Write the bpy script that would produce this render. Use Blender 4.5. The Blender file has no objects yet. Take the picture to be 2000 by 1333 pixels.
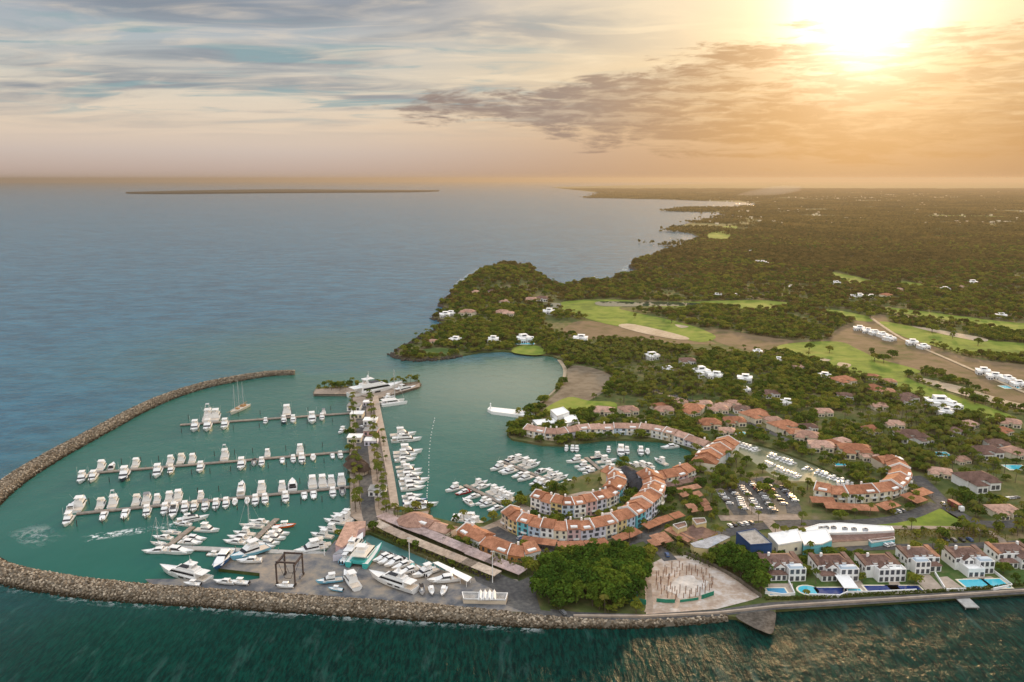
import bpy, math, random
import numpy as np
from mathutils import Vector, Matrix
from mathutils.geometry import tessellate_polygon

random.seed(7)
rng = np.random.default_rng(7)
sc = bpy.context.scene
COL = sc.collection
R = math.radians

# ------------------------------------------------------------------ camera
CAM_H, PITCH, F = 180.0, R(11.41), 1570.0
cam_d = bpy.data.cameras.new('camera')
cam_d.sensor_width = 36.0
cam_d.lens = F / 2000.0 * 36.0
cam_d.clip_start, cam_d.clip_end = 1.0, 120000.0
cam = bpy.data.objects.new('camera', cam_d)
cam.location = (0, 0, CAM_H)
cam.rotation_euler = (math.pi / 2 - PITCH, 0, 0)
COL.objects.link(cam)
sc.camera = cam

# ------------------------------------------------------------------ node helper
class Nodes:
    def __init__(self, tree):
        self.t = tree; self.n = tree.nodes; self.l = tree.links
    def put(self, sock, v):
        if hasattr(v, 'is_output'): self.l.new(v, sock)
        elif isinstance(v, (tuple, list)):
            sock.default_value = tuple(v) + ((1.0,) if len(v) == 3 and len(sock.default_value) == 4 else ())
        else: sock.default_value = v
    def node(self, typ, **ins):
        nd = self.n.new(typ)
        for k, v in ins.items(): self.put(nd.inputs[k], v)
        return nd
    def m(self, op, a, b=None, c=None, clamp=False):
        nd = self.n.new('ShaderNodeMath'); nd.operation = op; nd.use_clamp = clamp
        for i, v in enumerate((a, b, c)):
            if v is not None: self.put(nd.inputs[i], v)
        return nd.outputs[0]
    def ss(self, x, lo, hi):                                  # smoothstep
        nd = self.n.new('ShaderNodeMapRange'); nd.interpolation_type = 'SMOOTHSTEP'
        self.put(nd.inputs['Value'], x); self.put(nd.inputs['From Min'], lo); self.put(nd.inputs['From Max'], hi)
        return nd.outputs[0]
    def mix(self, f, a, b, mode='MIX'):
        nd = self.n.new('ShaderNodeMix'); nd.data_type = 'RGBA'; nd.blend_type = mode
        self.put(nd.inputs[0], f); self.put(nd.inputs[6], a); self.put(nd.inputs[7], b)
        return nd.outputs[2]
    def ramp(self, f, stops, interp='LINEAR'):
        nd = self.n.new('ShaderNodeValToRGB'); cr = nd.color_ramp; cr.interpolation = interp
        while len(cr.elements) < len(stops): cr.elements.new(0.5)
        for e, (p, c) in zip(cr.elements, stops):
            e.position = p; e.color = tuple(c) + (1.0,) if len(c) == 3 else c
        self.put(nd.inputs[0], f)
        return nd.outputs[0]
    def xyz(self, v):
        nd = self.n.new('ShaderNodeSeparateXYZ'); self.l.new(v, nd.inputs[0]); return nd.outputs
    def vec(self, x, y, z):
        nd = self.n.new('ShaderNodeCombineXYZ')
        for i, v in enumerate((x, y, z)): self.put(nd.inputs[i], v)
        return nd.outputs[0]
    def noise(self, v, scale, detail=3.0, rough=0.5, dist=0.0):
        nd = self.n.new('ShaderNodeTexNoise')
        self.l.new(v, nd.inputs['Vector'])
        nd.inputs['Scale'].default_value = scale; nd.inputs['Detail'].default_value = detail
        nd.inputs['Roughness'].default_value = rough; nd.inputs['Distortion'].default_value = dist
        return nd.outputs[0]

def lin(r, g, b, k=1.0):
    f = lambda c: ((c / 255 + 0.055) / 1.055) ** 2.4 if c > 10 else c / 255 / 12.92
    return (f(r) * k, f(g) * k, f(b) * k)

# ------------------------------------------------------------------ sky and sun
SUN_AZ, SUN_EL = R(22.5), R(10.3)
SUN_DIR = (math.sin(SUN_AZ) * math.cos(SUN_EL), math.cos(SUN_AZ) * math.cos(SUN_EL), math.sin(SUN_EL))
world = bpy.data.worlds.new('World'); sc.world = world; world.use_nodes = True
world.node_tree.nodes.clear()
W = Nodes(world.node_tree)
tc = W.n.new('ShaderNodeTexCoord').outputs['Generated']
dx, dy, dz = W.xyz(tc)
hor = W.m('SQRT', W.m('ADD', W.m('MULTIPLY', dx, dx), W.m('MULTIPLY', dy, dy)))
el = W.m('DIVIDE', dz, W.m('MAXIMUM', hor, 0.001))                       # tangent of the elevation
az = W.m('ARCTAN2', dx, dy)                                              # 0 ahead, positive to the right
ele = W.m('MULTIPLY', W.m('MAXIMUM', el, 0.0), 2.0, clamp=True)          # 0..0.5 -> 0..1
left = W.ramp(ele, [(0, lin(184, 164, 152)), (0.02, lin(192, 172, 162)), (0.06, lin(204, 188, 178)), (0.12, lin(226, 206, 184)), (0.20, lin(219, 209, 192)),
                    (0.30, lin(176, 184, 188)), (0.40, lin(160, 166, 178)), (0.7, lin(150, 160, 180)), (1, lin(170, 180, 200))])
right = W.ramp(ele, [(0, lin(168, 130, 98)), (0.06, lin(176, 136, 98)), (0.14, lin(200, 160, 114)), (0.24, lin(240, 206, 154)),
                     (0.40, lin(246, 224, 184)), (1, lin(252, 240, 224))])
side = W.m('MULTIPLY', W.ss(az, -0.32, 0.42), W.m('SUBTRACT', 1.0, W.ss(az, 0.9, 2.0)))
base = W.mix(side, left, right)
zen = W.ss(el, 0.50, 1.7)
base = W.mix(W.m('MULTIPLY', W.ss(W.m('MULTIPLY', dy, -1.0), -0.05, 0.5), W.ss(el, 0.02, 0.3)), base, (1.45, 1.42, 1.36))  # unseen sky behind the camera, brightened as added fill for camera-facing fronts
base = W.mix(zen, base, (1.75, 1.8, 1.9))  # overhead sky out of view, brightened to add light from above
# high thin cloud streaks, laid out on a level sheet overhead
inv = W.m('DIVIDE', 1.0, W.m('ADD', W.m('MAXIMUM', dz, 0.0), 0.06))
sheet_v = W.vec(W.m('MULTIPLY', W.m('MULTIPLY', dx, inv), 0.62), W.m('MULTIPLY', W.m('MULTIPLY', dy, inv), 1.25), 0.0)
st1 = W.noise(sheet_v, 0.85, 6.0, 0.55, 0.7)
st2 = W.noise(sheet_v, 2.2, 6.0, 0.55, 1.0)
leftw = W.m('SUBTRACT', 1.0, W.ss(az, -0.15, 0.25))
upper = W.ss(el, 0.035, 0.10)
grey = W.m('MULTIPLY', W.m('MULTIPLY', W.ss(st1, 0.40, 0.66), upper), W.m('MULTIPLY_ADD', leftw, 0.70, 0.16))
base = W.mix(grey, base, W.mix(zen, lin(128, 138, 150), (1.15, 1.2, 1.3)))
teal = W.m('MULTIPLY', W.m('MULTIPLY', W.ss(W.noise(sheet_v, 1.6, 5.0, 0.55, 0.8), 0.50, 0.66), leftw), W.m('MULTIPLY', W.ss(el, 0.05, 0.09), W.m('SUBTRACT', 1.0, W.ss(el, 0.15, 0.20))))
base = W.mix(W.m('MULTIPLY', teal, 0.75), base, lin(136, 166, 172))
wisp = W.m('MULTIPLY', W.m('MULTIPLY', W.ss(st2, 0.44, 0.74), upper), 0.58)
base = W.mix(wisp, base, W.mix(side, lin(232, 215, 194), lin(255, 232, 190)))
# glow round the sun, seen through thin cloud
sd = W.n.new('ShaderNodeVectorMath'); sd.operation = 'DOT_PRODUCT'
W.l.new(tc, sd.inputs[0]); sd.inputs[1].default_value = SUN_DIR
ang = W.m('ARCCOSINE', W.m('MINIMUM', sd.outputs['Value'], 0.999999))
core = W.m('EXPONENT', W.m('MULTIPLY', W.m('POWER', W.m('DIVIDE', ang, 0.042), 1.35), -1.0))
mid = W.m('EXPONENT', W.m('MULTIPLY', W.m('DIVIDE', ang, 0.085), -1.0))
far = W.m('EXPONENT', W.m('MULTIPLY', W.m('DIVIDE', ang, 0.30), -1.0))
# the dark bank of cloud on the right, above the land
px = W.m('TANGENT', W.m('MULTIPLY', W.m('MAXIMUM', W.m('MINIMUM', az, 0.9), -0.9), 1.0))
bank_v = W.vec(W.m('MULTIPLY', az, 9.0), W.m('MULTIPLY', el, 46.0), 3.7)
bn = W.noise(bank_v, 1.0, 12.0, 0.64, 0.45)
bn2 = W.noise(W.vec(W.m('MULTIPLY', az, 26.0), W.m('MULTIPLY', el, 150.0), 1.3), 1.0, 8.0, 0.6, 0.5)
ce = W.m('ADD', W.m('MULTIPLY', W.ss(az, 0.05, 0.36), 0.014), 0.080)
half = W.m('ADD', W.m('MULTIPLY', W.ss(az, -0.10, 0.36), 0.058), W.m('MULTIPLY', W.ss(az, -0.19, -0.11), 0.017))
dens = W.m('ADD', W.m('SUBTRACT', half, W.m('ABSOLUTE', W.m('SUBTRACT', el, ce))), W.m('ADD', W.m('MULTIPLY', W.m('SUBTRACT', bn, 0.5), 0.115), W.m('MULTIPLY', W.m('SUBTRACT', bn2, 0.5), 0.030)))
bank = W.m('MULTIPLY', W.ss(dens, 0.0, 0.017), W.m('MULTIPLY', W.ss(az, -0.19, -0.12), W.m('SUBTRACT', 1.0, W.ss(az, 0.9, 1.6))))
bank_col = W.mix(W.ss(az, 0.02, 0.34), lin(138, 122, 118), lin(176, 130, 84))
bank = W.m('MULTIPLY', bank, W.m('SUBTRACT', 1.0, W.m('MULTIPLY', W.ss(az, 0.24, 0.50), 0.30)))
bank = W.m('MULTIPLY', bank, W.m('MULTIPLY_ADD', W.ss(W.m('ADD', bn2, W.m('MULTIPLY', W.m('SUBTRACT', bn, 0.5), 0.6)), 0.34, 0.60), 0.62, 0.38))
base = W.mix(W.m('MULTIPLY', bank, 0.90), base, bank_col)
cover = W.m('SUBTRACT', 1.0, W.m('MULTIPLY', bank, 0.80))
def scaled(f, c, k):
    nd = W.n.new('ShaderNodeVectorMath'); nd.operation = 'SCALE'
    nd.inputs[0].default_value = tuple(v * k for v in c); W.put(nd.inputs['Scale'], f); return nd.outputs[0]
def add(a, b):
    nd = W.n.new('ShaderNodeVectorMath'); nd.operation = 'ADD'; W.put(nd.inputs[0], a); W.put(nd.inputs[1], b); return nd.outputs[0]
sky = add(base, scaled(W.m('MULTIPLY', core, W.m('MULTIPLY_ADD', cover, 0.5, 0.5)), (1.0, 0.93, 0.78), 3.6))
sky = add(sky, scaled(W.m('MULTIPLY', mid, W.m('MULTIPLY_ADD', cover, 0.6, 0.4)), (1.0, 0.72, 0.38), 0.75))
sky = add(sky, scaled(far, (1.0, 0.55, 0.22), 0.05))
nish = W.n.new('ShaderNodeTexSky'); nish.sky_type = 'NISHITA'; nish.sun_disc = False
nish.sun_elevation = SUN_EL; nish.sun_rotation = SUN_AZ; nish.air_density = 1.0; nish.dust_density = 2.0
nk = W.n.new('ShaderNodeVectorMath'); nk.operation = 'SCALE'; W.l.new(nish.outputs[0], nk.inputs[0]); nk.inputs['Scale'].default_value = 0.003
sky = add(sky, nk.outputs[0])
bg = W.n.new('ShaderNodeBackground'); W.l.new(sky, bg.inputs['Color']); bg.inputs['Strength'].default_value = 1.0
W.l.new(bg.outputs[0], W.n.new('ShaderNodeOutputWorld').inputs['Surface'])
sun_d = bpy.data.lights.new('sun', 'SUN'); sun_d.energy = 4.0; sun_d.angle = R(6.0); sun_d.color = (1.0, 0.63, 0.29)
sun = bpy.data.objects.new('sun', sun_d); COL.objects.link(sun)
sun.rotation_euler = Vector(SUN_DIR).to_track_quat('Z', 'Y').to_euler()
sc.view_settings.view_transform = 'Standard'; sc.view_settings.look = 'None'
sc.view_settings.exposure = 0.0; sc.view_settings.gamma = 1.0
sc.cycles.use_denoising = True
sc.cycles.max_bounces = 6; sc.cycles.diffuse_bounces = 2; sc.cycles.glossy_bounces = 2
sc.cycles.transparent_max_bounces = 6; sc.cycles.volume_bounces = 0
sc.cycles.sample_clamp_indirect = 4.0

# ------------------------------------------------------------------ back-projection of surveyed points on the level ground
CP, SP = math.cos(PITCH), math.sin(PITCH)
def G(px_, py_, z=1.5):
    u, v = (px_ - 1000.0) / F, (666.5 - py_) / F
    d = (u, CP + v * SP, -SP + v * CP)
    t = (CAM_H - z) / -d[2]
    return Vector((d[0] * t, d[1] * t, z))
def GP(pts, z=1.5): return [G(x, y, z) for x, y in pts]
# ------------------------------------------------------------------ materials
def mat(name, col, rough=0.7, metal=0.0, noise=0.0, nscale=0.5, spec=0.3):
    m = bpy.data.materials.new(name); m.use_nodes = True
    m.node_tree.nodes.clear()
    N = Nodes(m.node_tree)
    out = N.n.new('ShaderNodeOutputMaterial'); b = N.n.new('ShaderNodeBsdfPrincipled')
    N.l.new(b.outputs[0], out.inputs[0])
    b.inputs['Roughness'].default_value = rough; b.inputs['Metallic'].default_value = metal
    b.inputs['Specular IOR Level'].default_value = spec
    b.inputs['Base Color'].default_value = tuple(col) + (1,)
    if noise:
        p = N.n.new('ShaderNodeNewGeometry').outputs['Position']
        f = N.ramp(N.noise(p, nscale, 5.0, 0.6), [(0.28, [c * (1 - noise) for c in col]), (0.5, col), (0.74, [min(1, c * (1 + noise)) for c in col])])
        N.l.new(f, b.inputs['Base Color'])
    return m

def ground_mat(name, stops, s1, s2, k=0.5, rough=0.95):       # two octaves of mottling in ground coordinates
    m = bpy.data.materials.new(name); m.use_nodes = True; m.node_tree.nodes.clear()
    N = Nodes(m.node_tree)
    out = N.n.new('ShaderNodeOutputMaterial'); b = N.n.new('ShaderNodeBsdfPrincipled')
    N.l.new(b.outputs[0], out.inputs[0]); b.inputs['Roughness'].default_value = rough; b.inputs['Specular IOR Level'].default_value = 0.1
    p = N.n.new('ShaderNodeNewGeometry').outputs['Position']
    a = N.noise(p, s1, 6.0, 0.62, 0.6); c = N.noise(p, s2, 4.0, 0.6)
    f = N.m('ADD', N.m('MULTIPLY', a, 1 - k), N.m('MULTIPLY', c, k))
    N.l.new(N.ramp(f, [(0.5 + (p_ - 0.5) * 0.55, c_) for p_, c_ in stops]), b.inputs['Base Color'])
    return m

def leaf_mat(name, stops, trans=0.35):
    m = bpy.data.materials.new(name); m.use_nodes = True; m.node_tree.nodes.clear()
    N = Nodes(m.node_tree)
    out = N.n.new('ShaderNodeOutputMaterial')
    rnd = N.n.new('ShaderNodeObjectInfo').outputs['Random']
    g = N.n.new('ShaderNodeNewGeometry')
    per = N.n.new('ShaderNodeMath'); per.operation = 'MULTIPLY_ADD'
    N.l.new(g.outputs['Random Per Island'], per.inputs[0]); per.inputs[1].default_value = 0.35
    N.l.new(N.m('MULTIPLY', rnd, 0.65), per.inputs[2])
    c = N.ramp(per.outputs[0], stops)
    d = N.n.new('ShaderNodeBsdfDiffuse'); t = N.n.new('ShaderNodeBsdfTranslucent'); N.l.new(c, d.inputs[0])
    N.l.new(N.mix(1.0, c, (1.0, 0.95, 0.55), 'MULTIPLY'), t.inputs[0])
    mx = N.n.new('ShaderNodeMixShader'); mx.inputs[0].default_value = trans
    N.l.new(d.outputs[0], mx.inputs[1]); N.l.new(t.outputs[0], mx.inputs[2]); N.l.new(mx.outputs[0], out.inputs[0])
    return m

MT = {}
MT['earth'] = ground_mat('dry earth', [(0.28, (0.042, 0.070, 0.020)), (0.48, (0.085, 0.105, 0.034)), (0.62, (0.135, 0.125, 0.055)), (0.78, (0.20, 0.16, 0.10))], 0.012, 0.11)
MT['ramp'] = ground_mat('wet rubble', [(0.3, (0.055, 0.048, 0.040)), (0.5, (0.095, 0.082, 0.068)), (0.7, (0.15, 0.13, 0.11))], 0.12, 0.8)
MT['rock'] = mat('dark shore rock', (0.06, 0.05, 0.042), 0.95, noise=0.4, nscale=0.3)
MT['island'] = ground_mat('wooded island', [(0.3, (0.010, 0.016, 0.014)), (0.7, (0.022, 0.026, 0.022))], 0.004, 0.02)
MT['lawn'] = ground_mat('mown grass', [(0.30, (0.085, 0.135, 0.022)), (0.5, (0.150, 0.215, 0.030)), (0.70, (0.225, 0.25, 0.052))], 0.013, 0.07)
MT['garden'] = ground_mat('garden grass', [(0.30, (0.035, 0.075, 0.018)), (0.5, (0.06, 0.11, 0.028)), (0.7, (0.11, 0.13, 0.05))], 0.05, 0.3)
MT['dry'] = ground_mat('dry fairway rough', [(0.28, (0.085, 0.088, 0.034)), (0.42, (0.14, 0.108, 0.060)), (0.58, (0.19, 0.135, 0.085)), (0.75, (0.14, 0.12, 0.05))], 0.010, 0.06)
MT['sand'] = ground_mat('sand', [(0.3, (0.36, 0.28, 0.19)), (0.7, (0.50, 0.41, 0.30))], 0.03, 0.3)
MT['beach'] = ground_mat('beach scrub', [(0.3, (0.13, 0.105, 0.075)), (0.5, (0.20, 0.165, 0.12)), (0.68, (0.22, 0.18, 0.13)), (0.78, (0.10, 0.10, 0.045))], 0.02, 0.12)
MT['asphalt'] = ground_mat('worn asphalt', [(0.3, (0.060, 0.060, 0.063)), (0.55, (0.10, 0.098, 0.095)), (0.75, (0.15, 0.142, 0.13))], 0.05, 0.5)
MT['concrete'] = ground_mat('worn concrete', [(0.28, (0.10, 0.105, 0.11)), (0.42, (0.17, 0.165, 0.16)), (0.58, (0.24, 0.225, 0.20)), (0.75, (0.30, 0.26, 0.21))], 0.035, 0.25)
MT['yard'] = ground_mat('boatyard concrete', [(0.30, (0.085, 0.095, 0.11)), (0.43, (0.16, 0.16, 0.165)), (0.55, (0.25, 0.225, 0.195)), (0.70, (0.36, 0.29, 0.22))], 0.028, 0.16, 0.45)
MT['paving'] = ground_mat('pinkish paving', [(0.3, (0.22, 0.175, 0.14)), (0.5, (0.31, 0.25, 0.20)), (0.72, (0.38, 0.31, 0.26))], 0.06, 0.4)
MT['slab'] = ground_mat('building site slab', [(0.3, (0.30, 0.22, 0.17)), (0.5, (0.42, 0.33, 0.26)), (0.7, (0.55, 0.50, 0.46))], 0.05, 0.3)
MT['stone'] = ground_mat('breakwater core', [(0.3, (0.11, 0.095, 0.075)), (0.7, (0.20, 0.17, 0.13))], 0.1, 0.6)
MT['dock'] = mat('weathered dock boards', (0.24, 0.205, 0.175), 0.85, noise=0.35, nscale=0.6)
MT['dock_grey'] = mat('grey concrete pontoon', (0.36, 0.36, 0.35), 0.85, noise=0.25, nscale=0.5)
MT['walk'] = mat('beige parapet walk', (0.38, 0.31, 0.25), 0.85, noise=0.25, nscale=0.3)
MT['white_paint'] = mat('white painted plaster', (0.83, 0.83, 0.82), 0.75, noise=0.07, nscale=0.4)

# ------------------------------------------------------------------ object helpers
def props(o, label=None, cat=None, group=None, kind=None):
    if label: o['label'] = label
    if cat: o['category'] = cat
    if group: o['group'] = group
    if kind: o['kind'] = kind
    return o
def link_mesh(name, verts, faces, mats, parent=None, fm=None, smooth=False):
    me = bpy.data.meshes.new(name); me.from_pydata([tuple(v) for v in verts], [], faces)
    for m_ in (mats if isinstance(mats, (list, tuple)) else [mats]): me.materials.append(m_)
    if fm: me.polygons.foreach_set('material_index', fm)
    if smooth: me.polygons.foreach_set('use_smooth', [True] * len(me.polygons))
    me.update()
    o = bpy.data.objects.new(name, me); COL.objects.link(o)
    if parent: o.parent = parent
    return o
def root(name, label, cat, loc=(0, 0, 0), rz=0.0, group=None):
    o = bpy.data.objects.new(name, None); COL.objects.link(o); o.empty_display_size = 0.5
    o.location = loc; o.rotation_euler = (0, 0, rz)
    return props(o, label, cat, group)
KIDS = {}
def copy_tree(o, loc=None, rz=None, scale=None, label=None, group=None, parent=None):
    c = o.copy(); COL.objects.link(c)
    if parent is not None: c.parent = parent
    if loc is not None: c.location = loc
    if rz is not None: c.rotation_euler = (0, 0, rz)
    if scale is not None: c.scale = scale if isinstance(scale, (tuple, list)) else (scale,) * 3
    if label: c['label'] = label
    if group: c['group'] = group
    if o.name not in KIDS: KIDS[o.name] = list(o.children)
    for ch in KIDS[o.name]: copy_tree(ch, parent=c)
    return c

class MB:                                                     # collects shapes into ONE mesh object
    def __init__(self): self.v, self.f, self.mi, self.cur = [], [], [], 0
    def add(self, vs, fs, mi=None):
        k = len(self.v); self.v += [tuple(v) for v in vs]; self.f += [tuple(i + k for i in f) for f in fs]
        self.mi += [self.cur if mi is None else mi] * len(fs); return self
    def hexa(self, p8, mi=None):                              # bottom 4 ccw, top 4 ccw
        return self.add(p8, [(3, 2, 1, 0), (4, 5, 6, 7), (0, 1, 5, 4), (1, 2, 6, 5), (2, 3, 7, 6), (3, 0, 4, 7)], mi)
    def box(self, x0, x1, y0, y1, z0, z1, mi=None):
        return self.hexa([(x0, y0, z0), (x1, y0, z0), (x1, y1, z0), (x0, y1, z0), (x0, y0, z1), (x1, y0, z1), (x1, y1, z1), (x0, y1, z1)], mi)
    def block(self, x0, x1, y0, y1, z0, z1, f=0.0, b=0.0, s=0.0, mi=None):   # tapered: top pulled in f at +x, b at -x, s at both sides
        return self.hexa([(x0, y0, z0), (x1, y0, z0), (x1, y1, z0), (x0, y1, z0), (x0 + b, y0 + s, z1), (x1 - f, y0 + s, z1), (x1 - f, y1 - s, z1), (x0 + b, y1 - s, z1)], mi)
    def prism(self, pts, z0, z1, mi=None):
        n = len(pts); a = sum(pts[i][0] * pts[(i + 1) % n][1] - pts[(i + 1) % n][0] * pts[i][1] for i in range(n))
        if a < 0: pts = pts[::-1]
        vs = [(p[0], p[1], z0) for p in pts] + [(p[0], p[1], z1) for p in pts]
        tris = tessellate_polygon([[Vector((p[0], p[1], 0)) for p in pts]])
        fs = [tuple(i + n for i in t) for t in tris] + [(i, (i + 1) % n, (i + 1) % n + n, i + n) for i in range(n)]
        return self.add(vs, fs, mi)
    def tube(self, p, q, r, r2=None, n=6, mi=None):
        p, q = Vector(p), Vector(q); d = (q - p).normalized()
        a = d.orthogonal().normalized(); b = d.cross(a); r2 = r if r2 is None else r2
        vs = [p + (a * math.cos(6.2832 * i / n) + b * math.sin(6.2832 * i / n)) * r for i in range(n)]
        vs += [q + (a * math.cos(6.2832 * i / n) + b * math.sin(6.2832 * i / n)) * r2 for i in range(n)]
        return self.add(vs, [(i, (i + 1) % n, (i + 1) % n + n, i + n) for i in range(n)] + [tuple(range(n, 2 * n)), tuple(range(n - 1, -1, -1))], mi)
    def hip(self, x0, x1, y0, y1, z0, h, o=0.5, ridge=None, mi=None):        # hipped roof; ridge along the longer side
        x0, x1, y0, y1 = x0 - o, x1 + o, y0 - o, y1 + o; w, d = x1 - x0, y1 - y0
        r = (min(w, d) / 2 if ridge is None else ridge)
        t = 0.14
        if w >= d: a, b = (x0 + r, (y0 + y1) / 2, z0 + h), (x1 - r, (y0 + y1) / 2, z0 + h)
        else: a, b = ((x0 + x1) / 2, y0 + r, z0 + h), ((x0 + x1) / 2, y1 - r, z0 + h)
        vs = [(x0, y0, z0), (x1, y0, z0), (x1, y1, z0), (x0, y1, z0), (x0, y0, z0 + t), (x1, y0, z0 + t), (x1, y1, z0 + t), (x0, y1, z0 + t), a, b]
        fs = [(3, 2, 1, 0), (0, 1, 5, 4), (1, 2, 6, 5), (2, 3, 7, 6), (3, 0, 4, 7)]
        fs += [(4, 5, 9, 8), (5, 6, 9), (6, 7, 8, 9), (7, 4, 8)] if w >= d else [(4, 5, 8), (5, 6, 9, 8), (6, 7, 9), (7, 4, 8, 9)]
        return self.add(vs, fs, mi)
    def build(self, name, mats, parent=None, smooth=False):
        return link_mesh(name, self.v, self.f, mats, parent, self.mi if isinstance(mats, (list, tuple)) else None, smooth)

CLEAR = []                                                    # ground on which no woodland tree stands
def ccw(pts):
    a = sum(pts[i][0] * pts[i - 1][1] - pts[i - 1][0] * pts[i][1] for i in range(len(pts)))
    return pts if a < 0 else pts[::-1]
def sheet(name, pts, z, m, clear=True, kind='structure', px=True, z0=None, label=None, cat=None, group=None, proj=None):
    """a level sheet of ground (or a slab down to z0) with the given outline"""
    w = [Vector((p.x, p.y, z)) for p in GP(pts, z if proj is None else proj)] if px else [Vector((p[0], p[1], z)) for p in pts]
    w = ccw(w)
    if clear: CLEAR.append([(p.x, p.y) for p in w])
    n = len(w); tris = tessellate_polygon([[Vector((p.x, p.y, 0)) for p in w]])
    fs = []
    for t in tris:
        a, b, c = (w[i] for i in t)
        fs.append(tuple(t) if (b - a).cross(c - a).z > 0 else tuple(reversed(t)))
    vs = list(w)
    if z0 is not None:
        vs += [Vector((p.x, p.y, z0)) for p in w]
        fs += [(i, i + n, (i + 1) % n + n, (i + 1) % n) for i in range(n)]
    o = link_mesh(name, vs, fs, m)
    return props(o, label, cat, group, kind)
def smooth_line(pts, per=6, closed=False):                   # Catmull-Rom through surveyed points
    out = []; n = len(pts)
    for i in range(n if closed else n - 1):
        p = [pts[(i + k) % n] if closed else pts[min(max(i + k, 0), n - 1)] for k in (-1, 0, 1, 2)]
        for j in range(per):
            t = j / per
            out.append(tuple(0.5 * (2 * p[1][c] + (p[2][c] - p[0][c]) * t + (2 * p[0][c] - 5 * p[1][c] + 4 * p[2][c] - p[3][c]) * t * t
                              + (3 * p[1][c] - p[0][c] - 3 * p[2][c] + p[3][c]) * t ** 3) for c in (0, 1)))
    if not closed: out.append(tuple(pts[-1][:2]))
    return out
def inside(P, poly):                                          # P: (n,2) array
    x, y = P[:, 0], P[:, 1]; r = np.zeros(len(P), bool); n = len(poly)
    for i in range(n):
        x0, y0 = poly[i][:2]; x1, y1 = poly[i - 1][:2]
        c = ((y0 > y) != (y1 > y))
        if abs(y1 - y0) > 1e-9: r ^= c & (x < (x1 - x0) * (y - y0) / (y1 - y0) + x0)
    return r
def strip(name, pts, w, z, m, px=True, clear=True, **k):      # a road or path of width w along a line
    c = [Vector(p) for p in (GP(pts, z) if px else [(p[0], p[1], z) for p in pts])]
    c = [Vector((a, b, z)) for a, b in smooth_line([(p.x, p.y) for p in c], 5)]
    L, Rr = [], []
    for i, p in enumerate(c):
        d = (c[min(i + 1, len(c) - 1)] - c[max(i - 1, 0)]).normalized(); nrm = Vector((-d.y, d.x, 0))
        L.append(p + nrm * w / 2); Rr.append(p - nrm * w / 2)
    if clear: CLEAR.append([(p.x, p.y) for p in L + Rr[::-1]])
    n = len(c)
    o = link_mesh(name, L + Rr, [(i, i + n, i + 1 + n, i + 1) for i in range(n - 1)], m)
    return props(o, kind='structure', **k)

# ------------------------------------------------------------------ land
COAST = [(2500, 1128), (2000, 1163), (1760, 1180), (1515, 1196), (1509, 1241), (1440, 1212), (1400, 1207), (1320, 1215), (1200, 1219), (1060, 1218),
         (900, 1203), (700, 1189), (560, 1180), (420, 1170), (285, 1149), (290, 1137), (405, 1136), (478, 1141), (507, 1136), (507, 1126), (427, 1117), (450, 1090), (634, 1087),
         (652, 1062), (700, 1020), (684, 1008), (682, 900), (684, 800), (686, 771), (612, 770), (618, 760), (690, 757), (760, 754), (820, 748), (822, 755),
         (737, 779), (745, 830), (755, 900), (765, 960), (772, 1006), (800, 1003), (838, 994), (841, 1002), (832, 1012), (870, 1021), (905, 1029), (945, 1026), (975, 1012), (990, 996),
         (1030, 972), (1060, 960), (1100, 947), (1160, 926), (1215, 906), (1255, 917), (1275, 932), (1300, 928), (1335, 908), (1362, 893), (1348, 882), (1325, 872), (1290, 865),
         (1240, 862), (1180, 862), (1130, 868), (1100, 873), (1060, 872), (1000, 861), (990, 851), (996, 838), (1022, 826), (1008, 812), (1040, 800), (1062, 787), (1088, 764),
         (1106, 740), (1108, 722), (1098, 706), (1080, 698), (1050, 694), (1020, 692), (985, 688), (940, 690), (900, 697), (860, 704), (820, 705), (785, 703),
         (766, 695), (775, 688), (795, 676), (830, 656), (860, 642), (872, 630), (845, 624), (860, 612), (880, 606), (858, 598), (868, 588), (885, 575), (893, 562), (920, 545), (950, 528),
         (985, 518), (1030, 522), (1055, 540), (1075, 556), (1100, 562), (1120, 558), (1150, 552), (1200, 544), (1248, 535), (1232, 522), (1240, 512), (1290, 497), (1330, 484),
         (1370, 466), (1350, 457), (1322, 450), (1340, 438), (1400, 430), (1445, 421), (1400, 415), (1310, 413), (1350, 408), (1500, 403), (1460, 396), (1300, 390), (1150, 387),
         (1180, 378), (1075, 366)]
coast = [(p.x, p.y) for p in GP(COAST, 0.0)]
LAND = coast + [(13400, 44500), (44500, 44500), (44500, 2000), (6000, 700)]
CANAL = [(1426, 868), (1440, 863), (1462, 863), (1510, 876), (1576, 900), (1608, 914), (1676, 946), (1672, 955), (1632, 951), (1600, 942), (1560, 940), (1536, 941), (1506, 927), (1480, 909), (1454, 890), (1430, 875)]
BASIN = [(703, 1043), (722, 1041), (760, 1057), (850, 1096), (906, 1119), (882, 1122), (860, 1114), (830, 1111), (800, 1099), (762, 1082), (738, 1075), (722, 1064), (702, 1054)]
canal = [(p.x, p.y) for p in GP(CANAL)]; basin = [(p.x, p.y) for p in GP(BASIN)]
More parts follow.
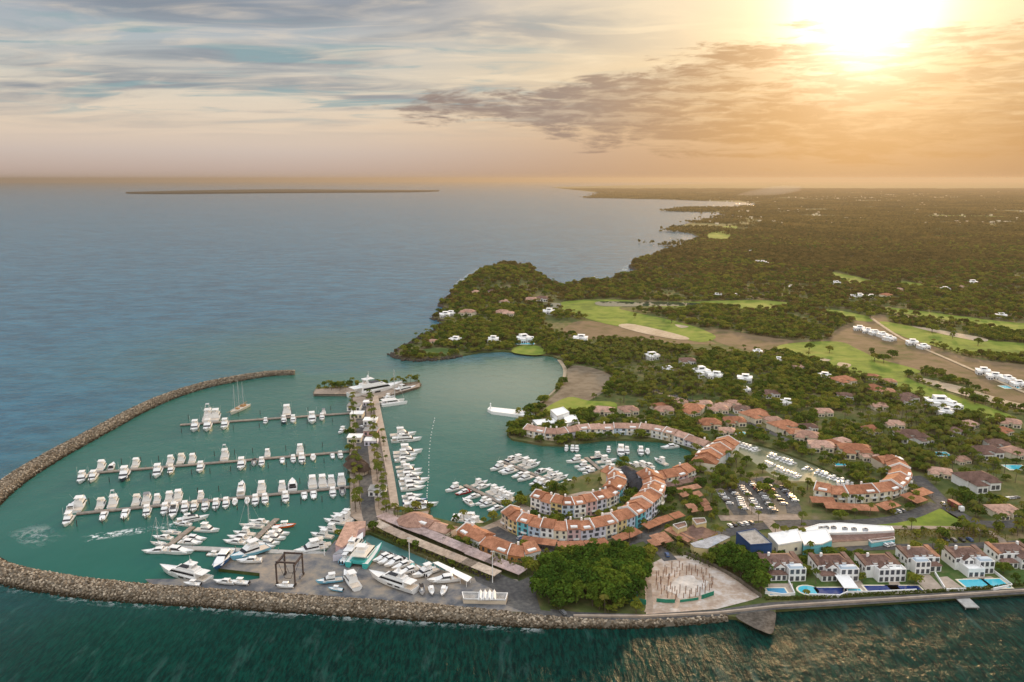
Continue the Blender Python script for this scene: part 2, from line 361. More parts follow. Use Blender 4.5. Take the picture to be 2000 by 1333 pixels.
def land():
    loops = [[Vector((x, y, 0)) for x, y in ccw([Vector((a, b)) for a, b in LAND])], [Vector((x, y, 0)) for x, y in canal], [Vector((x, y, 0)) for x, y in basin]]
    tris = tessellate_polygon(loops); flat = [v for l in loops for v in l]
    vs = [(v.x, v.y, 1.5) for v in flat]; fs = []
    for t in tris:
        a, b, c = (flat[i] for i in t); fs.append(tuple(t) if (b - a).cross(c - a).z > 0 else tuple(reversed(t)))
    k = len(vs); vs += [(v.x, v.y, -2.0) for v in flat]; s = 0
    for l in loops:
        n = len(l); fs += [(s + i, s + i + k, s + (i + 1) % n + k, s + (i + 1) % n) for i in range(n)]; s += n
    return props(link_mesh('ground', vs, fs, MT['earth']), kind='structure')
land()

# ------------------------------------------------------------------ sea
BW = [(575, 728), (530, 730), (470, 739), (400, 753), (330, 774), (270, 800), (210, 832), (150, 863), (90, 895), (40, 925), (0, 955), (-35, 990), (-58, 1025), (-66, 1055), (-58, 1082),
      (-30, 1105), (0, 1118), (60, 1134), (150, 1150), (220, 1158), (290, 1164)]
marina = [(p.x, p.y) for p in GP(BW, 0)] + [(p.x, p.y) for p in GP([(600, 1180), (1000, 1190), (1400, 1000), (1420, 850), (1130, 740), (1080, 690), (850, 715), (680, 725)], 0)]
def sea():
    rs = np.concatenate([[60], np.geomspace(150, 45000, 200)]); th = np.radians(np.linspace(-88, 88, 260))
    Rg, Tg = np.meshgrid(rs, th, indexing='ij'); X, Y = (Rg * np.sin(Tg)).ravel(), (Rg * np.cos(Tg)).ravel()
    P = np.stack([X, Y], 1); n, m_ = Rg.shape
    near = (X > -900) & (X < 900) & (Y < 1600)
    ins = np.zeros(len(P)); ins[near] = inside(P[near], marina)
    def dist(poly):
        d = np.full(len(P), 1e9)
        for i in range(len(poly) - 1):
            a, b = np.array(poly[i][:2]), np.array(poly[i + 1][:2]); ab = b - a
            t = np.clip(((P - a) @ ab) / (ab @ ab + 1e-9), 0, 1); d = np.minimum(d, np.hypot(*(P - (a + t[:, None] * ab)).T))
        return d
    db = dist([(p.x, p.y) for p in GP(BW, 0)]); dc = dist(coast[28:75])
    shallow = np.where(ins > 0, 1.0, np.exp(-np.minimum(db, dc) / 38.0) * 0.40)           # teal harbour water, clear where sheltered
    bay = np.array(G(980, 750, 0)[:2]); milky = np.exp(-(np.hypot((X - bay[0]), (Y - bay[1])) / 105.0) ** 2)
    mouth = np.array(G(640, 690, 0)[:2]); shallow = np.maximum(shallow, 0.85 * np.exp(-(np.hypot((X - mouth[0]) / 1.3, (Y - mouth[1])) / 150.0) ** 2))
    green = np.clip(1 - (Y - 300) / 170, 0, 1) * np.clip((X + 420) / 260, 0, 1)               # weed-green water off the sea wall
    me = bpy.data.meshes.new('sea')
    idx = np.arange(n * m_).reshape(n, m_)
    fs = np.stack([idx[:-1, :-1], idx[:-1, 1:], idx[1:, 1:], idx[1:, :-1]], -1).reshape(-1, 4)[:, ::-1]
    me.vertices.add(len(P)); me.vertices.foreach_set('co', np.stack([X, Y, 0 * X], 1).ravel().astype(np.float32))
    me.loops.add(fs.size); me.loops.foreach_set('vertex_index', fs.ravel().astype(np.int32))
    me.polygons.add(len(fs)); me.polygons.foreach_set('loop_start', np.arange(0, fs.size, 4, dtype=np.int32)); me.polygons.foreach_set('loop_total', np.full(len(fs), 4, np.int32))
    me.update(); me.validate()
    at = me.attributes.new('depth_mix', 'FLOAT_VECTOR', 'POINT'); at.data.foreach_set('vector', np.stack([shallow, green, milky], 1).ravel().astype(np.float32))
    if me.polygons[0].normal.z < 0: me.flip_normals()
    m = bpy.data.materials.new('sea water'); m.use_nodes = True; m.node_tree.nodes.clear(); N = Nodes(m.node_tree)
    out = N.n.new('ShaderNodeOutputMaterial'); b = N.n.new('ShaderNodeBsdfPrincipled'); N.l.new(b.outputs[0], out.inputs[0])
    an = N.n.new('ShaderNodeAttribute'); an.attribute_name = 'depth_mix'; s_, g_, k_ = N.xyz(an.outputs['Vector'])
    p = N.n.new('ShaderNodeNewGeometry').outputs['Position']
    mp = N.n.new('ShaderNodeMapping'); N.l.new(p, mp.inputs['Vector']); mp.inputs['Rotation'].default_value = (0, 0, R(5)); mp.inputs['Scale'].default_value = (1.0, 0.22, 1.0)
    mq = N.n.new('ShaderNodeMapping'); N.l.new(p, mq.inputs['Vector']); mq.inputs['Rotation'].default_value = (0, 0, R(14)); mq.inputs['Scale'].default_value = (0.50, 1.0, 1.0)
    crest = N.m('ADD', N.m('MULTIPLY', N.ss(N.noise(mq.outputs[0], 0.035, 9.0, 0.86, 0.2), 0.38, 0.62), 0.80), N.m('MULTIPLY', N.ss(N.noise(p, 0.004, 4.0, 0.6, 0.5), 0.3, 0.7), 0.20))  # mask for the light and dark of ripples, put into the base colour
    big = N.noise(p, 0.012, 5.0, 0.6, 0.5)
    col = N.mix(g_, N.mix(crest, (0.003, 0.062, 0.118), (0.028, 0.168, 0.268)), (0.0, 0.024, 0.0185))
    fine = N.noise(mp.outputs[0], 0.75, 5.0, 0.7, 0.4)
    col = N.mix(N.m('MULTIPLY', g_, 0.9), col, N.mix(N.ss(fine, 0.36, 0.66), (0.0, 0.010, 0.010), (0.001, 0.042, 0.031)))  # fine ripple light and dark put into the green water's colour
    col = N.mix(s_, col, N.mix(big, (0.006, 0.080, 0.060), (0.026, 0.138, 0.108)))
    col = N.mix(N.m('MULTIPLY', k_, 0.85), col, (0.17, 0.235, 0.185))
    streak = N.noise(mp.outputs[0], 0.16, 6.0, 0.65, 0.6)
    col = N.mix(N.m('MULTIPLY', N.ss(streak, 0.52, 0.72), N.m('MULTIPLY_ADD', s_, -0.16, 0.20)), col, (0.10, 0.20, 0.19))
    N.l.new(col, b.inputs['Base Color'])
    N.put(b.inputs['Roughness'], N.m('MULTIPLY_ADD', g_, -0.03, N.m('MULTIPLY_ADD', s_, -0.10, 0.24))); b.inputs['IOR'].default_value = 1.33; N.put(b.inputs['Specular IOR Level'], N.m('MULTIPLY_ADD', g_, -0.476, 0.5))
    w1 = N.noise(mp.outputs[0], 0.42, 6.0, 0.62, 0.5)
    w2 = N.noise(p, 0.085, 7.0, 0.64, 0.3)
    w3 = N.noise(p, 0.022, 4.0, 0.55)
    hgt = N.m('ADD', N.m('MULTIPLY', w1, N.m('MULTIPLY_ADD', g_, 0.9, 0.6)), N.m('ADD', N.m('MULTIPLY', w2, N.m('MULTIPLY_ADD', g_, -1.2, 3.2)), N.m('MULTIPLY', w3, N.m('MULTIPLY_ADD', g_, -1.5, 2.0))))
    bp = N.n.new('ShaderNodeBump'); N.l.new(hgt, bp.inputs['Height']); bp.inputs['Distance'].default_value = 1.0
    N.put(bp.inputs['Strength'], N.m('MULTIPLY_ADD', g_, -0.38, N.m('MULTIPLY_ADD', s_, -0.62, 0.85))); N.l.new(bp.outputs[0], b.inputs['Normal'])
    me.materials.append(m)
    o = bpy.data.objects.new('sea', me); COL.objects.link(o); props(o, kind='structure')
sea()

for nm, pts, c in (('canal_water', CANAL, (0.17, 0.185, 0.12)), ('basin_water', BASIN, (0.065, 0.165, 0.158))):
    m_ = mat(nm, c, 0.1, spec=0.4, noise=0.12, nscale=0.05); sheet(nm, pts, 0.25, m_, clear=False, proj=1.5)
# ------------------------------------------------------------------ golf course, fields, ponds
def pond_mat():
    m = mat('pond water', (0.03, 0.06, 0.045), 0.06); return m
MT['pond'] = pond_mat()
def lumpy(pts): return smooth_line(pts, 4, True)
sheet('fairway_ground', lumpy([(1380, 640), (1480, 655), (1600, 668), (1640, 640), (1720, 614), (1740, 632), (1800, 668), (1900, 700), (2060, 720), (2300, 760), (2300, 850), (2000, 800), (1880, 745), (1760, 715), (1640, 690), (1500, 690), (1400, 668)]), 1.60, MT['dry'])
sheet('fairway_ground', lumpy([(1200, 636), (1240, 632), (1340, 655), (1400, 672), (1340, 672), (1260, 668), (1150, 662), (1100, 650), (1120, 630), (1160, 628)]), 1.60, MT['dry'])
FW = [[(1097, 601), (1118, 592), (1208, 590), (1250, 596), (1210, 604), (1240, 612), (1330, 630), (1390, 652), (1360, 662), (1300, 650), (1200, 634), (1150, 622), (1120, 612)],
      [(1238, 592), (1350, 590), (1480, 588), (1540, 594), (1505, 604), (1400, 600), (1320, 600), (1250, 598)],
      [(1596, 606), (1640, 608), (1700, 620), (1690, 627), (1620, 615)],
      [(1545, 680), (1640, 676), (1680, 690), (1720, 706), (1795, 726), (1770, 737), (1850, 765), (1960, 800), (1945, 810), (1850, 790), (1750, 752), (1660, 734), (1600, 710), (1530, 692)],
      [(1730, 634), (1800, 644), (1920, 664), (2010, 672), (2300, 690), (2300, 730), (2000, 697), (1900, 690), (1800, 668), (1750, 650)],
      [(1700, 606), (1760, 614), (1880, 630), (2010, 652), (2300, 680), (2300, 650), (2000, 632), (1900, 622), (1760, 606)],
      [(1618, 533), (1680, 543), (1700, 552), (1650, 552)], [(1764, 551), (1804, 556), (1790, 562), (1760, 558)],
      [(1400, 448), (1440, 444), (1420, 470), (1380, 466)], [(1830, 421), (1960, 423), (1950, 426), (1840, 425)], [(1800, 460), (1880, 463), (1860, 466), (1800, 464)]]
for f in FW:
    mx, my = sum(p[0] for p in f) / len(f), sum(p[1] for p in f) / len(f)
    sheet('fairway_ground', lumpy([(mx + (x - mx) * 1.05, my + (y - my) * 1.15) for x, y in f]), 1.75, MT['lawn'])
SD = [[(1792, 737), (1880, 756), (1972, 784), (2060, 800), (2060, 812), (1980, 796), (1880, 772), (1800, 745)], [(1784, 637), (1920, 660), (1912, 667), (1824, 649)], [(1208, 637), (1240, 634), (1340, 658), (1330, 664), (1260, 652)],
      [(1640, 708), (1662, 712), (1655, 718), (1636, 714)], [(1600, 700), (1622, 703), (1610, 707)], [(1318, 634), (1345, 638), (1330, 641)]]
for f in SD: sheet('sand_ground', lumpy(f), 1.9, MT['sand'])
for f in ([(1165, 590), (1210, 589), (1360, 592), (1350, 597), (1215, 599), (1170, 597)], [(1060, 596), (1082, 592), (1096, 594), (1090, 601), (1066, 601)],
          [(1608, 462), (1650, 461), (1700, 463), (1660, 466), (1620, 466)], [(1764, 457), (1796, 457), (1790, 460), (1768, 460)], [(1822, 462), (1836, 462), (1834, 465), (1823, 465)]):
    sheet('pond_water', lumpy(f), 1.95, MT['pond']); CLEAR.append([(p.x, p.y) for p in GP([(x, y + (9 if y < 560 or y > 590 else 0)) for x, y in f])])
sheet('beach', smooth_line([(1108, 722), (1128, 714), (1180, 726), (1196, 745), (1170, 772), (1110, 798), (1062, 800), (1042, 800), (1064, 787), (1090, 764), (1107, 740)], 4, True), 1.58, MT['beach'])
strip('beach', [(1094, 703), (1105, 720), (1104, 740), (1087, 764), (1061, 786), (1036, 800)], 6, 0.35, MT['sand'], clear=False)
sheet('lawn_ground', lumpy([(1062, 800), (1110, 776), (1150, 783), (1200, 786), (1196, 802), (1120, 806), (1075, 808)]), 1.66, MT['lawn'])
sheet('lawn_ground', lumpy([(1000, 688), (1012, 676), (1050, 676), (1068, 690), (1040, 694)]), 1.66, MT['lawn'])
sheet('lawn_ground', lumpy([(815, 692), (830, 682), (872, 680), (880, 692), (840, 697)]), 1.66, MT['garden'])
sheet('lawn_ground', lumpy([(1790, 1000), (1830, 992), (1880, 1018), (1860, 1028), (1760, 1030), (1700, 1028), (1700, 1020)]), 1.66, MT['lawn'])
# ------------------------------------------------------------------ woodland
def quads_mesh(name, C, Nn, S, m, aspect=0.8):
    """leaf clumps: one small face per centre C, facing Nn, size S"""
    C, Nn = np.asarray(C), np.asarray(Nn); Nn = Nn / (np.linalg.norm(Nn, axis=1, keepdims=True) + 1e-9)
    ref = rng.normal(size=C.shape); a = np.cross(Nn, ref); a /= np.linalg.norm(a, axis=1, keepdims=True) + 1e-9; b = np.cross(Nn, a)
    S = np.asarray(S)[:, None]
    V = np.stack([C - a * S, C - b * S * aspect, C + a * S, C + b * S * aspect], 1).reshape(-1, 3)
    return V, [tuple(range(i, i + 4)) for i in range(0, len(V), 4)]
def crown_geo(rx, ry, rz_, zc, lobes, per, leaf):
    C, Nn, S = [], [], []
    for i in range(lobes):
        u = rng.normal(size=3); u /= np.linalg.norm(u); u[2] = abs(u[2]) * 1.25 - 0.55
        rad = rng.uniform(0.45, 0.88); c = np.array([u[0] * rx * rad, u[1] * ry * rad, zc + u[2] * rz_ * rad]); lr = rng.uniform(0.15, 0.38) * rx
        for j in range(per):
            w = rng.normal(size=3); w /= np.linalg.norm(w)
            if w[2] < -0.35: w[2] *= -1
            C.append(c + w * lr * rng.uniform(0.75, 1.05) * np.array([1, 1, 0.8])); Nn.append(w + rng.normal(size=3) * 0.38); S.append(leaf * rng.uniform(0.6, 1.3))
    return C, Nn, S
GREEN = [(0.0, (0.030, 0.070, 0.012)), (0.28, (0.066, 0.122, 0.018)), (0.5, (0.130, 0.180, 0.024)), (0.74, (0.235, 0.255, 0.036)), (1.0, (0.32, 0.26, 0.06))]
DRYG = [(0.0, (0.055, 0.062, 0.016)), (0.4, (0.105, 0.096, 0.026)), (0.8, (0.19, 0.15, 0.045)), (1.0, (0.25, 0.18, 0.07))]
PALMC = [(0.0, (0.065, 0.10, 0.018)), (0.5, (0.13, 0.155, 0.028)), (1.0, (0.23, 0.20, 0.045))]
DENSE = leaf_mat('dense dark leaves', [(0, (0.024, 0.060, 0.010)), (0.4, (0.054, 0.112, 0.015)), (0.75, (0.105, 0.165, 0.020)), (1, (0.165, 0.20, 0.026))], 0.25)
DRY = leaf_mat('dry season leaves', DRYG)
LEAF, PALM, BARK = leaf_mat('broad leaves', GREEN), leaf_mat('palm fronds', PALMC, 0.4), mat('bark', (0.12, 0.095, 0.07), 0.95)
def trunk_geo(h, r, limbs=4, spread=1.6, top=0.0):
    b = MB(); b.tube((0, 0, -0.3), (0.1, 0.05, h * 0.6), r, r * 0.7); b.tube((0.1, 0.05, h * 0.6), (0.2, 0, h), r * 0.7, r * 0.4)
    for i in range(limbs):
        a = i * 6.283 / limbs + 0.4; b.tube((0.1, 0.05, h * 0.55), (math.cos(a) * spread, math.sin(a) * spread, h * 1.05), r * 0.5, r * 0.2, 5)
    return b
def tree_proto(name, rx, rz_, zc, lobes, per, leaf):
    V, Fc = quads_mesh('crown', *crown_geo(rx, rx, rz_, zc, lobes, per, leaf), LEAF)
    t = trunk_geo(zc * 0.8, 0.28)
    me_c = bpy.data.meshes.new('crown'); me_c.from_pydata(V.tolist(), [], Fc); me_c.materials.append(LEAF)
    me_t = bpy.data.meshes.new('trunk'); me_t.from_pydata(t.v, [], t.f); me_t.materials.append(BARK)
    both = bpy.data.meshes.new(name); nv = len(V)
    both.from_pydata(V.tolist() + t.v, [], Fc + [tuple(i + nv for i in f) for f in t.f]); both.materials.append(LEAF); both.materials.append(BARK)
    both.polygons.foreach_set('material_index', [0] * len(Fc) + [1] * len(t.f))
    return me_c, me_t, both
def palm_proto(name, h, fr, seed):
    rr = random.Random(seed); V, Fc = [], []
    lean = (rr.uniform(-0.6, 0.6), rr.uniform(-0.6, 0.6))
    for i in range(15):
        a = i * 6.283 / 15 + rr.uniform(-0.2, 0.2); up = rr.uniform(0.25, 0.95); d = (math.cos(a), math.sin(a)); n = (-d[1], d[0])
        prev = None
        for s in range(5):
            t = s / 4; r = fr * t * (0.95 - 0.12 * t); z = h + fr * (up * 0.75 * t - (0.55 + 0.35 * up) * t * t * 1.05); w = (0.16 + 0.42 * math.sin(min(1, t * 1.15) * 2.6)) * fr / 3.2
            c = (lean[0] + d[0] * r, lean[1] + d[1] * r, z); k = len(V)
            V += [(c[0] + n[0] * w, c[1] + n[1] * w, z - w * 0.55), c, (c[0] - n[0] * w, c[1] - n[1] * w, z - w * 0.55)]
            if prev is not None: Fc += [(prev, prev + 1, k + 1, k), (prev + 1, prev + 2, k + 2, k + 1)]
            prev = k
    t = MB(); t.tube((0, 0, -0.3), (lean[0] * 0.4, lean[1] * 0.4, h * 0.5), 0.24, 0.18); t.tube((lean[0] * 0.4, lean[1] * 0.4, h * 0.5), (lean[0], lean[1], h), 0.18, 0.14)
    me_c = bpy.data.meshes.new('crown'); me_c.from_pydata(V, [], Fc); me_c.materials.append(PALM)
    me_t = bpy.data.meshes.new('trunk'); me_t.from_pydata(t.v, [], t.f); me_t.materials.append(BARK)
    both = bpy.data.meshes.new(name); nv = len(V)
    both.from_pydata(V + t.v, [], Fc + [tuple(i + nv for i in f) for f in t.f]); both.materials.append(PALM); both.materials.append(BARK)
    both.polygons.foreach_set('material_index', [0] * len(Fc) + [1] * len(t.f))
    return me_c, me_t, both
TREES = [tree_proto('tree', 4.4, 3.9, 4.6, 30, 30, 0.50), tree_proto('tree', 5.3, 3.7, 4.6, 34, 30, 0.56), tree_proto('tree', 3.2, 3.8, 4.4, 22, 28, 0.42)]
PALMS = [palm_proto('palm', 8.5, 3.3, 1), palm_proto('palm', 10.5, 3.6, 2)]

def scatter_obj(name, P, protos, scale, rot=True):
    """one object of uncountable things: protos instanced on the points P"""
    me = bpy.data.meshes.new(name); n = len(P)
    me.vertices.add(n); me.vertices.foreach_set('co', np.asarray(P, np.float32).ravel())
    for k, v, t in (('s', scale, 'FLOAT'), ('r', rng.uniform(0, 6.283, n), 'FLOAT'), ('k', rng.integers(0, len(protos), n), 'INT')):
        a = me.attributes.new(k, t, 'POINT'); a.data.foreach_set('value', np.asarray(v, np.float32 if t == 'FLOAT' else np.int32))
    o = bpy.data.objects.new(name, me); COL.objects.link(o); props(o, kind='stuff')
    ng = bpy.data.node_groups.new(name, 'GeometryNodeTree')
    ng.interface.new_socket('Geometry', in_out='INPUT', socket_type='NodeSocketGeometry'); ng.interface.new_socket('Geometry', in_out='OUTPUT', socket_type='NodeSocketGeometry')
    nn, ll = ng.nodes, ng.links; gi, go = nn.new('NodeGroupInput'), nn.new('NodeGroupOutput'); iop = nn.new('GeometryNodeInstanceOnPoints')
    j = nn.new('GeometryNodeJoinGeometry')
    for m_ in reversed(protos):
        po = bpy.data.objects.new(name, m_); oi = nn.new('GeometryNodeObjectInfo'); oi.inputs['Object'].default_value = po; oi.inputs['As Instance'].default_value = True
        ll.new(oi.outputs['Geometry'], j.inputs[0])
    ll.new(gi.outputs[0], iop.inputs['Points']); ll.new(j.outputs[0], iop.inputs['Instance']); iop.inputs['Pick Instance'].default_value = True
    def attr(nm, typ):
        a = nn.new('GeometryNodeInputNamedAttribute'); a.data_type = typ; a.inputs['Name'].default_value = nm; return a.outputs['Attribute']
    ll.new(attr('k', 'INT'), iop.inputs['Instance Index'])
    cz = nn.new('ShaderNodeCombineXYZ'); ll.new(attr('r', 'FLOAT'), cz.inputs[2]); ll.new(cz.outputs[0], iop.inputs['Rotation'])
    ll.new(attr('s', 'FLOAT'), iop.inputs['Scale']); ll.new(iop.outputs[0], go.inputs[0])
    o.modifiers.new('scatter', 'NODES').node_group = ng
    return o

HILL = G(985, 548)
def ground_z(x, y):
    d = np.hypot((x - HILL.x) / 70.0, (y - HILL.y) / 190.0)
    return 1.5 + 16.0 * np.clip(1 - d * d, 0, 1) ** 1.5
def hill():
    vs, fs = [], []
    for i in range(13):
        for j in range(40):
            r, a = i / 12, j * 6.283 / 40
            x, y = HILL.x + 70 * r * math.cos(a), HILL.y + 190 * r * math.sin(a); vs.append((x, y, float(ground_z(x, y)) + (0.02 if i < 12 else -0.3)))
    for i in range(12):
        for j in range(40): fs.append((i * 40 + j, (i + 1) * 40 + j, (i + 1) * 40 + (j + 1) % 40, i * 40 + (j + 1) % 40))
    props(link_mesh('hill', vs, fs, MT['earth']), kind='structure')
hill()

land_np = [(x, y) for x, y in LAND]
def free(P, shrink=0.0):
    ok = inside(P, land_np) & ~inside(P, canal) & ~inside(P, basin)
    for poly in CLEAR:
        q = np.asarray(poly)[:, :2]; lo, hi = q.min(0), q.max(0)
        w = ok & (P[:, 0] >= lo[0]) & (P[:, 0] <= hi[0]) & (P[:, 1] >= lo[1]) & (P[:, 1] <= hi[1])
        if w.any(): ok[w] &= ~inside(P[w], poly)
    return ok
def to_px(P, z=1.5):
    X, Y, Z = P[:, 0], P[:, 1], np.full(len(P), z - CAM_H)
    f = Y * CP - Z * SP; u = X / f; v = (Y * SP + Z * CP) / f
    return np.stack([1000 + F * u, 666.5 - F * v], 1)
def vnoise(P, s, seed):                                       # smooth value noise on the ground, 0..1
    q = P / s; r_ = np.random.default_rng(seed); T = r_.uniform(0, 1, (64, 64)); i = np.floor(q).astype(int); f = q - i; f = f * f * (3 - 2 * f)
    g = lambda a, b: T[(i[:, 0] + a) % 64, (i[:, 1] + b) % 64]
    return (g(0, 0) * (1 - f[:, 0]) + g(1, 0) * f[:, 0]) * (1 - f[:, 1]) + (g(0, 1) * (1 - f[:, 0]) + g(1, 1) * f[:, 0]) * f[:, 1]
# ------------------------------------------------------------------ breakwater, quays, mole
ORD = ['first', 'second', 'third', 'fourth', 'fifth', 'sixth', 'seventh', 'eighth', 'ninth', 'tenth', 'eleventh', 'twelfth', 'thirteenth', 'fourteenth', 'fifteenth', 'sixteenth', 'seventeenth', 'eighteenth', 'nineteenth', 'twentieth',
       'twenty-first', 'twenty-second', 'twenty-third', 'twenty-fourth', 'twenty-fifth', 'twenty-sixth', 'twenty-seventh', 'twenty-eighth', 'twenty-ninth', 'thirtieth']
# surf along the outer foot of the stones
def foam_mat():
    m = bpy.data.materials.new('surf foam'); m.use_nodes = True; m.node_tree.nodes.clear(); N = Nodes(m.node_tree)
    d = N.n.new('ShaderNodeBsdfDiffuse'); d.inputs[0].default_value = (0.62, 0.70, 0.70, 1); t = N.n.new('ShaderNodeBsdfTransparent'); mx = N.n.new('ShaderNodeMixShader')
    p = N.n.new('ShaderNodeNewGeometry').outputs['Position']; a = N.n.new('ShaderNodeAttribute'); a.attribute_name = 'edge'
    f = N.m('MULTIPLY', N.ss(N.m('ADD', N.noise(p, 0.30, 6.0, 0.7, 0.8), N.m('MULTIPLY', N.noise(p, 0.05, 2.0), 0.35)), 0.64, 0.80), a.outputs['Fac'])
    N.l.new(f, mx.inputs[0]); N.l.new(t.outputs[0], mx.inputs[1]); N.l.new(d.outputs[0], mx.inputs[2]); N.l.new(mx.outputs[0], N.n.new('ShaderNodeOutputMaterial').inputs[0])
    return m
FOAM = foam_mat()
def foam(name, pts, w, sides=(0.0, 0.85, 1.0, 0.0), off=0.0, px=True):
    c = smooth_line([(*G(x, y, 0.06)[:2],) for x, y in pts] if px else pts, 6); vs, fs, e = [], [], []
    for i, p in enumerate(c):
        a, b = c[max(i - 1, 0)], c[min(i + 1, len(c) - 1)]; d = Vector((b[0] - a[0], b[1] - a[1])).normalized(); n = Vector((-d.y, d.x)); end = min(1, min(i, len(c) - 1 - i) / 5)
        for j, s in enumerate((-0.5, -0.17, 0.17, 0.5)): vs.append((p[0] + n.x * (s * w + off), p[1] + n.y * (s * w + off), 0.06)); e.append(sides[j] * end)
        if i: k = (i - 1) * 4; fs += [(k + j, k + 1 + j, k + 5 + j, k + 4 + j) for j in range(3)]
    o = link_mesh(name, vs, fs, FOAM); at = o.data.attributes.new('edge', 'FLOAT', 'POINT'); at.data.foreach_set('value', e); props(o, kind='stuff')
RIP = [(575, 729, 6.5, 3.2), (530, 731, 7, 3.6), (470, 740, 7.5, 4), (400, 754, 8, 4), (330, 776, 8.5, 4), (270, 802, 9, 4), (210, 834, 9.5, 4), (150, 866, 10, 4), (90, 899, 10.5, 4), (40, 930, 11, 4), (0, 960, 11, 4),
       (-35, 992, 11, 4), (-58, 1025, 11, 4), (-66, 1055, 11.5, 4), (-55, 1082, 11.5, 3.6), (-25, 1104, 11, 3.5), (20, 1120, 10.5, 3.4), (80, 1132, 10.5, 3.3), (150, 1143, 10.5, 3.2), (220, 1151, 10.5, 3.2), (290, 1157, 10, 3.2),
       (420, 1166, 9.5, 3.0), (560, 1175, 9.3, 2.9), (700, 1184, 9, 2.8), (820, 1192, 8.6, 2.7), (900, 1198, 8, 2.5), (980, 1205, 7, 2.4), (1060, 1212, 6, 2.2), (1150, 1216, 4.0, 1.9), (1250, 1217, 3.2, 1.7), (1330, 1213, 3, 1.6), (1420, 1206, 2.5, 1.6)]
ROCKS = []
def riprap():
    base = smooth_line([(*G(x, y, 1.0)[:2],) for x, y, w, h in RIP], 8)
    ex = np.interp(np.arange(len(base)) / 8, np.arange(len(RIP)), [r[2] * 0.86 for r in RIP]); hh = np.interp(np.arange(len(base)) / 8, np.arange(len(RIP)), [r[3] for r in RIP])
    vs, fs, Pk, Sk = [], [], [], []
    prof = [(-1.0, -1.2), (-0.42, 0.93), (0.0, 1.0), (0.38, 0.93), (0.85, -1.2)]
    for i, p in enumerate(base):
        a, b = base[max(i - 1, 0)], base[min(i + 1, len(base) - 1)]; d = Vector((b[0] - a[0], b[1] - a[1])).normalized(); n = Vector((-d.y, d.x))
        for s, z in prof: vs.append((p[0] + n.x * s * ex[i], p[1] + n.y * s * ex[i], z * hh[i] if z > 0 else z))
        if i:
            k = (i - 1) * 5; fs += [(k + j, k + j + 1, k + 6 + j, k + 5 + j) for j in range(4)]
            L = math.dist(p, base[i - 1]); cnt = int(L * ex[i] * 2 / 0.5)
            for _ in range(cnt):
                t, s = random.random(), random.uniform(-0.98, 0.85); q = Vector(base[i - 1]).lerp(Vector(p), t)
                z = np.interp(s, [c[0] for c in prof], [max(c[1], -0.15) for c in prof]) * hh[i]
                Pk.append((q.x + n.x * s * ex[i], q.y + n.y * s * ex[i], z + random.uniform(-0.3, 0.35))); Sk.append(random.uniform(0.24, 0.55) * random.choice((1, 1, 1.25)))
    k = len(vs) - 5; fs += [(0, 4, 3, 2, 1), (k, k + 1, k + 2, k + 3, k + 4)]
    o = link_mesh('breakwater_ground', vs, fs, MT['stone']); props(o, kind='structure')
    CLEAR.append([(v[0], v[1]) for v in vs[0::5]] + [(v[0], v[1]) for v in vs[4::5]][::-1])
    rocks = []
    m = bpy.data.materials.new('boulder stone'); m.use_nodes = True; m.node_tree.nodes.clear(); N = Nodes(m.node_tree)
    b = N.n.new('ShaderNodeBsdfPrincipled'); N.l.new(b.outputs[0], N.n.new('ShaderNodeOutputMaterial').inputs[0]); b.inputs['Roughness'].default_value = 0.95; b.inputs['Specular IOR Level'].default_value = 0.1
    c = N.ramp(N.n.new('ShaderNodeObjectInfo').outputs['Random'], [(0, (0.075, 0.058, 0.040)), (0.35, (0.185, 0.145, 0.102)), (0.7, (0.30, 0.243, 0.178)), (1, (0.52, 0.44, 0.34))])
    pz = N.xyz(N.n.new('ShaderNodeNewGeometry').outputs['Position'])[2]          # weed and wet stone at the water line
    N.l.new(N.mix(N.ss(pz, 0.5, 2.0), (0.035, 0.026, 0.014), c), b.inputs['Base Color'])
    for s in range(4):
        rr = random.Random(s); me = bpy.data.meshes.new('boulder'); bm_v = []; 
        for a in range(5):
            for j in range(6):
                th, ph = (a + 0.5) / 5 * math.pi, j * 1.047 + a * 0.5; r_ = rr.uniform(0.8, 1.25)
                bm_v.append((1.15 * r_ * math.sin(th) * math.cos(ph), 0.95 * r_ * math.sin(th) * math.sin(ph), 0.8 * r_ * math.cos(th)))
        f = [(a * 6 + j, a * 6 + (j + 1) % 6, a * 6 + 6 + (j + 1) % 6, a * 6 + 6 + j) for a in range(4) for j in range(6)] + [tuple(range(5, -1, -1)), tuple(range(24, 30))]
        me.from_pydata(bm_v, [], f); me.materials.append(m); rocks.append(me)
    for t0, t1, w_ in ((0, 11, 4), (14, 27.5, 4.5)):                  # surf along the outer foot of the stones
        seg = [(base[i], ex[i], i) for i in range(int(t0 * 8), int(t1 * 8))]; line = []
        for p, e_, i in seg:
            a, b = base[max(i - 1, 0)], base[min(i + 1, len(base) - 1)]; d = Vector((b[0] - a[0], b[1] - a[1])).normalized(); n = Vector((-d.y, d.x)); q = Vector(p) - n * (e_ * 0.95 + w_ * 0.5); line.append((q.x, q.y))
        foam('surf_foam', line[::3], w_, (0.0, 0.15, 0.3, 0.45), px=False)
    ROCKS.extend(rocks)
    scatter_obj('boulders', np.array(Pk), rocks, np.array(Sk))
riprap()
foam('wake_foam', [(160, 1055), (185, 1049), (230, 1043), (280, 1035), (330, 1027), (358, 1020)], 9, (0.3, 1, 1, 0.3))
foam('wake_foam', [(45, 1030), (65, 1042), (75, 1050), (105, 1060)], 18, (0.1, 0.3, 0.3, 0.1))
foam('surf_foam', [(868, 596), (885, 570), (900, 548), (940, 522)], 14, (0, 0.8, 0.9, 0))
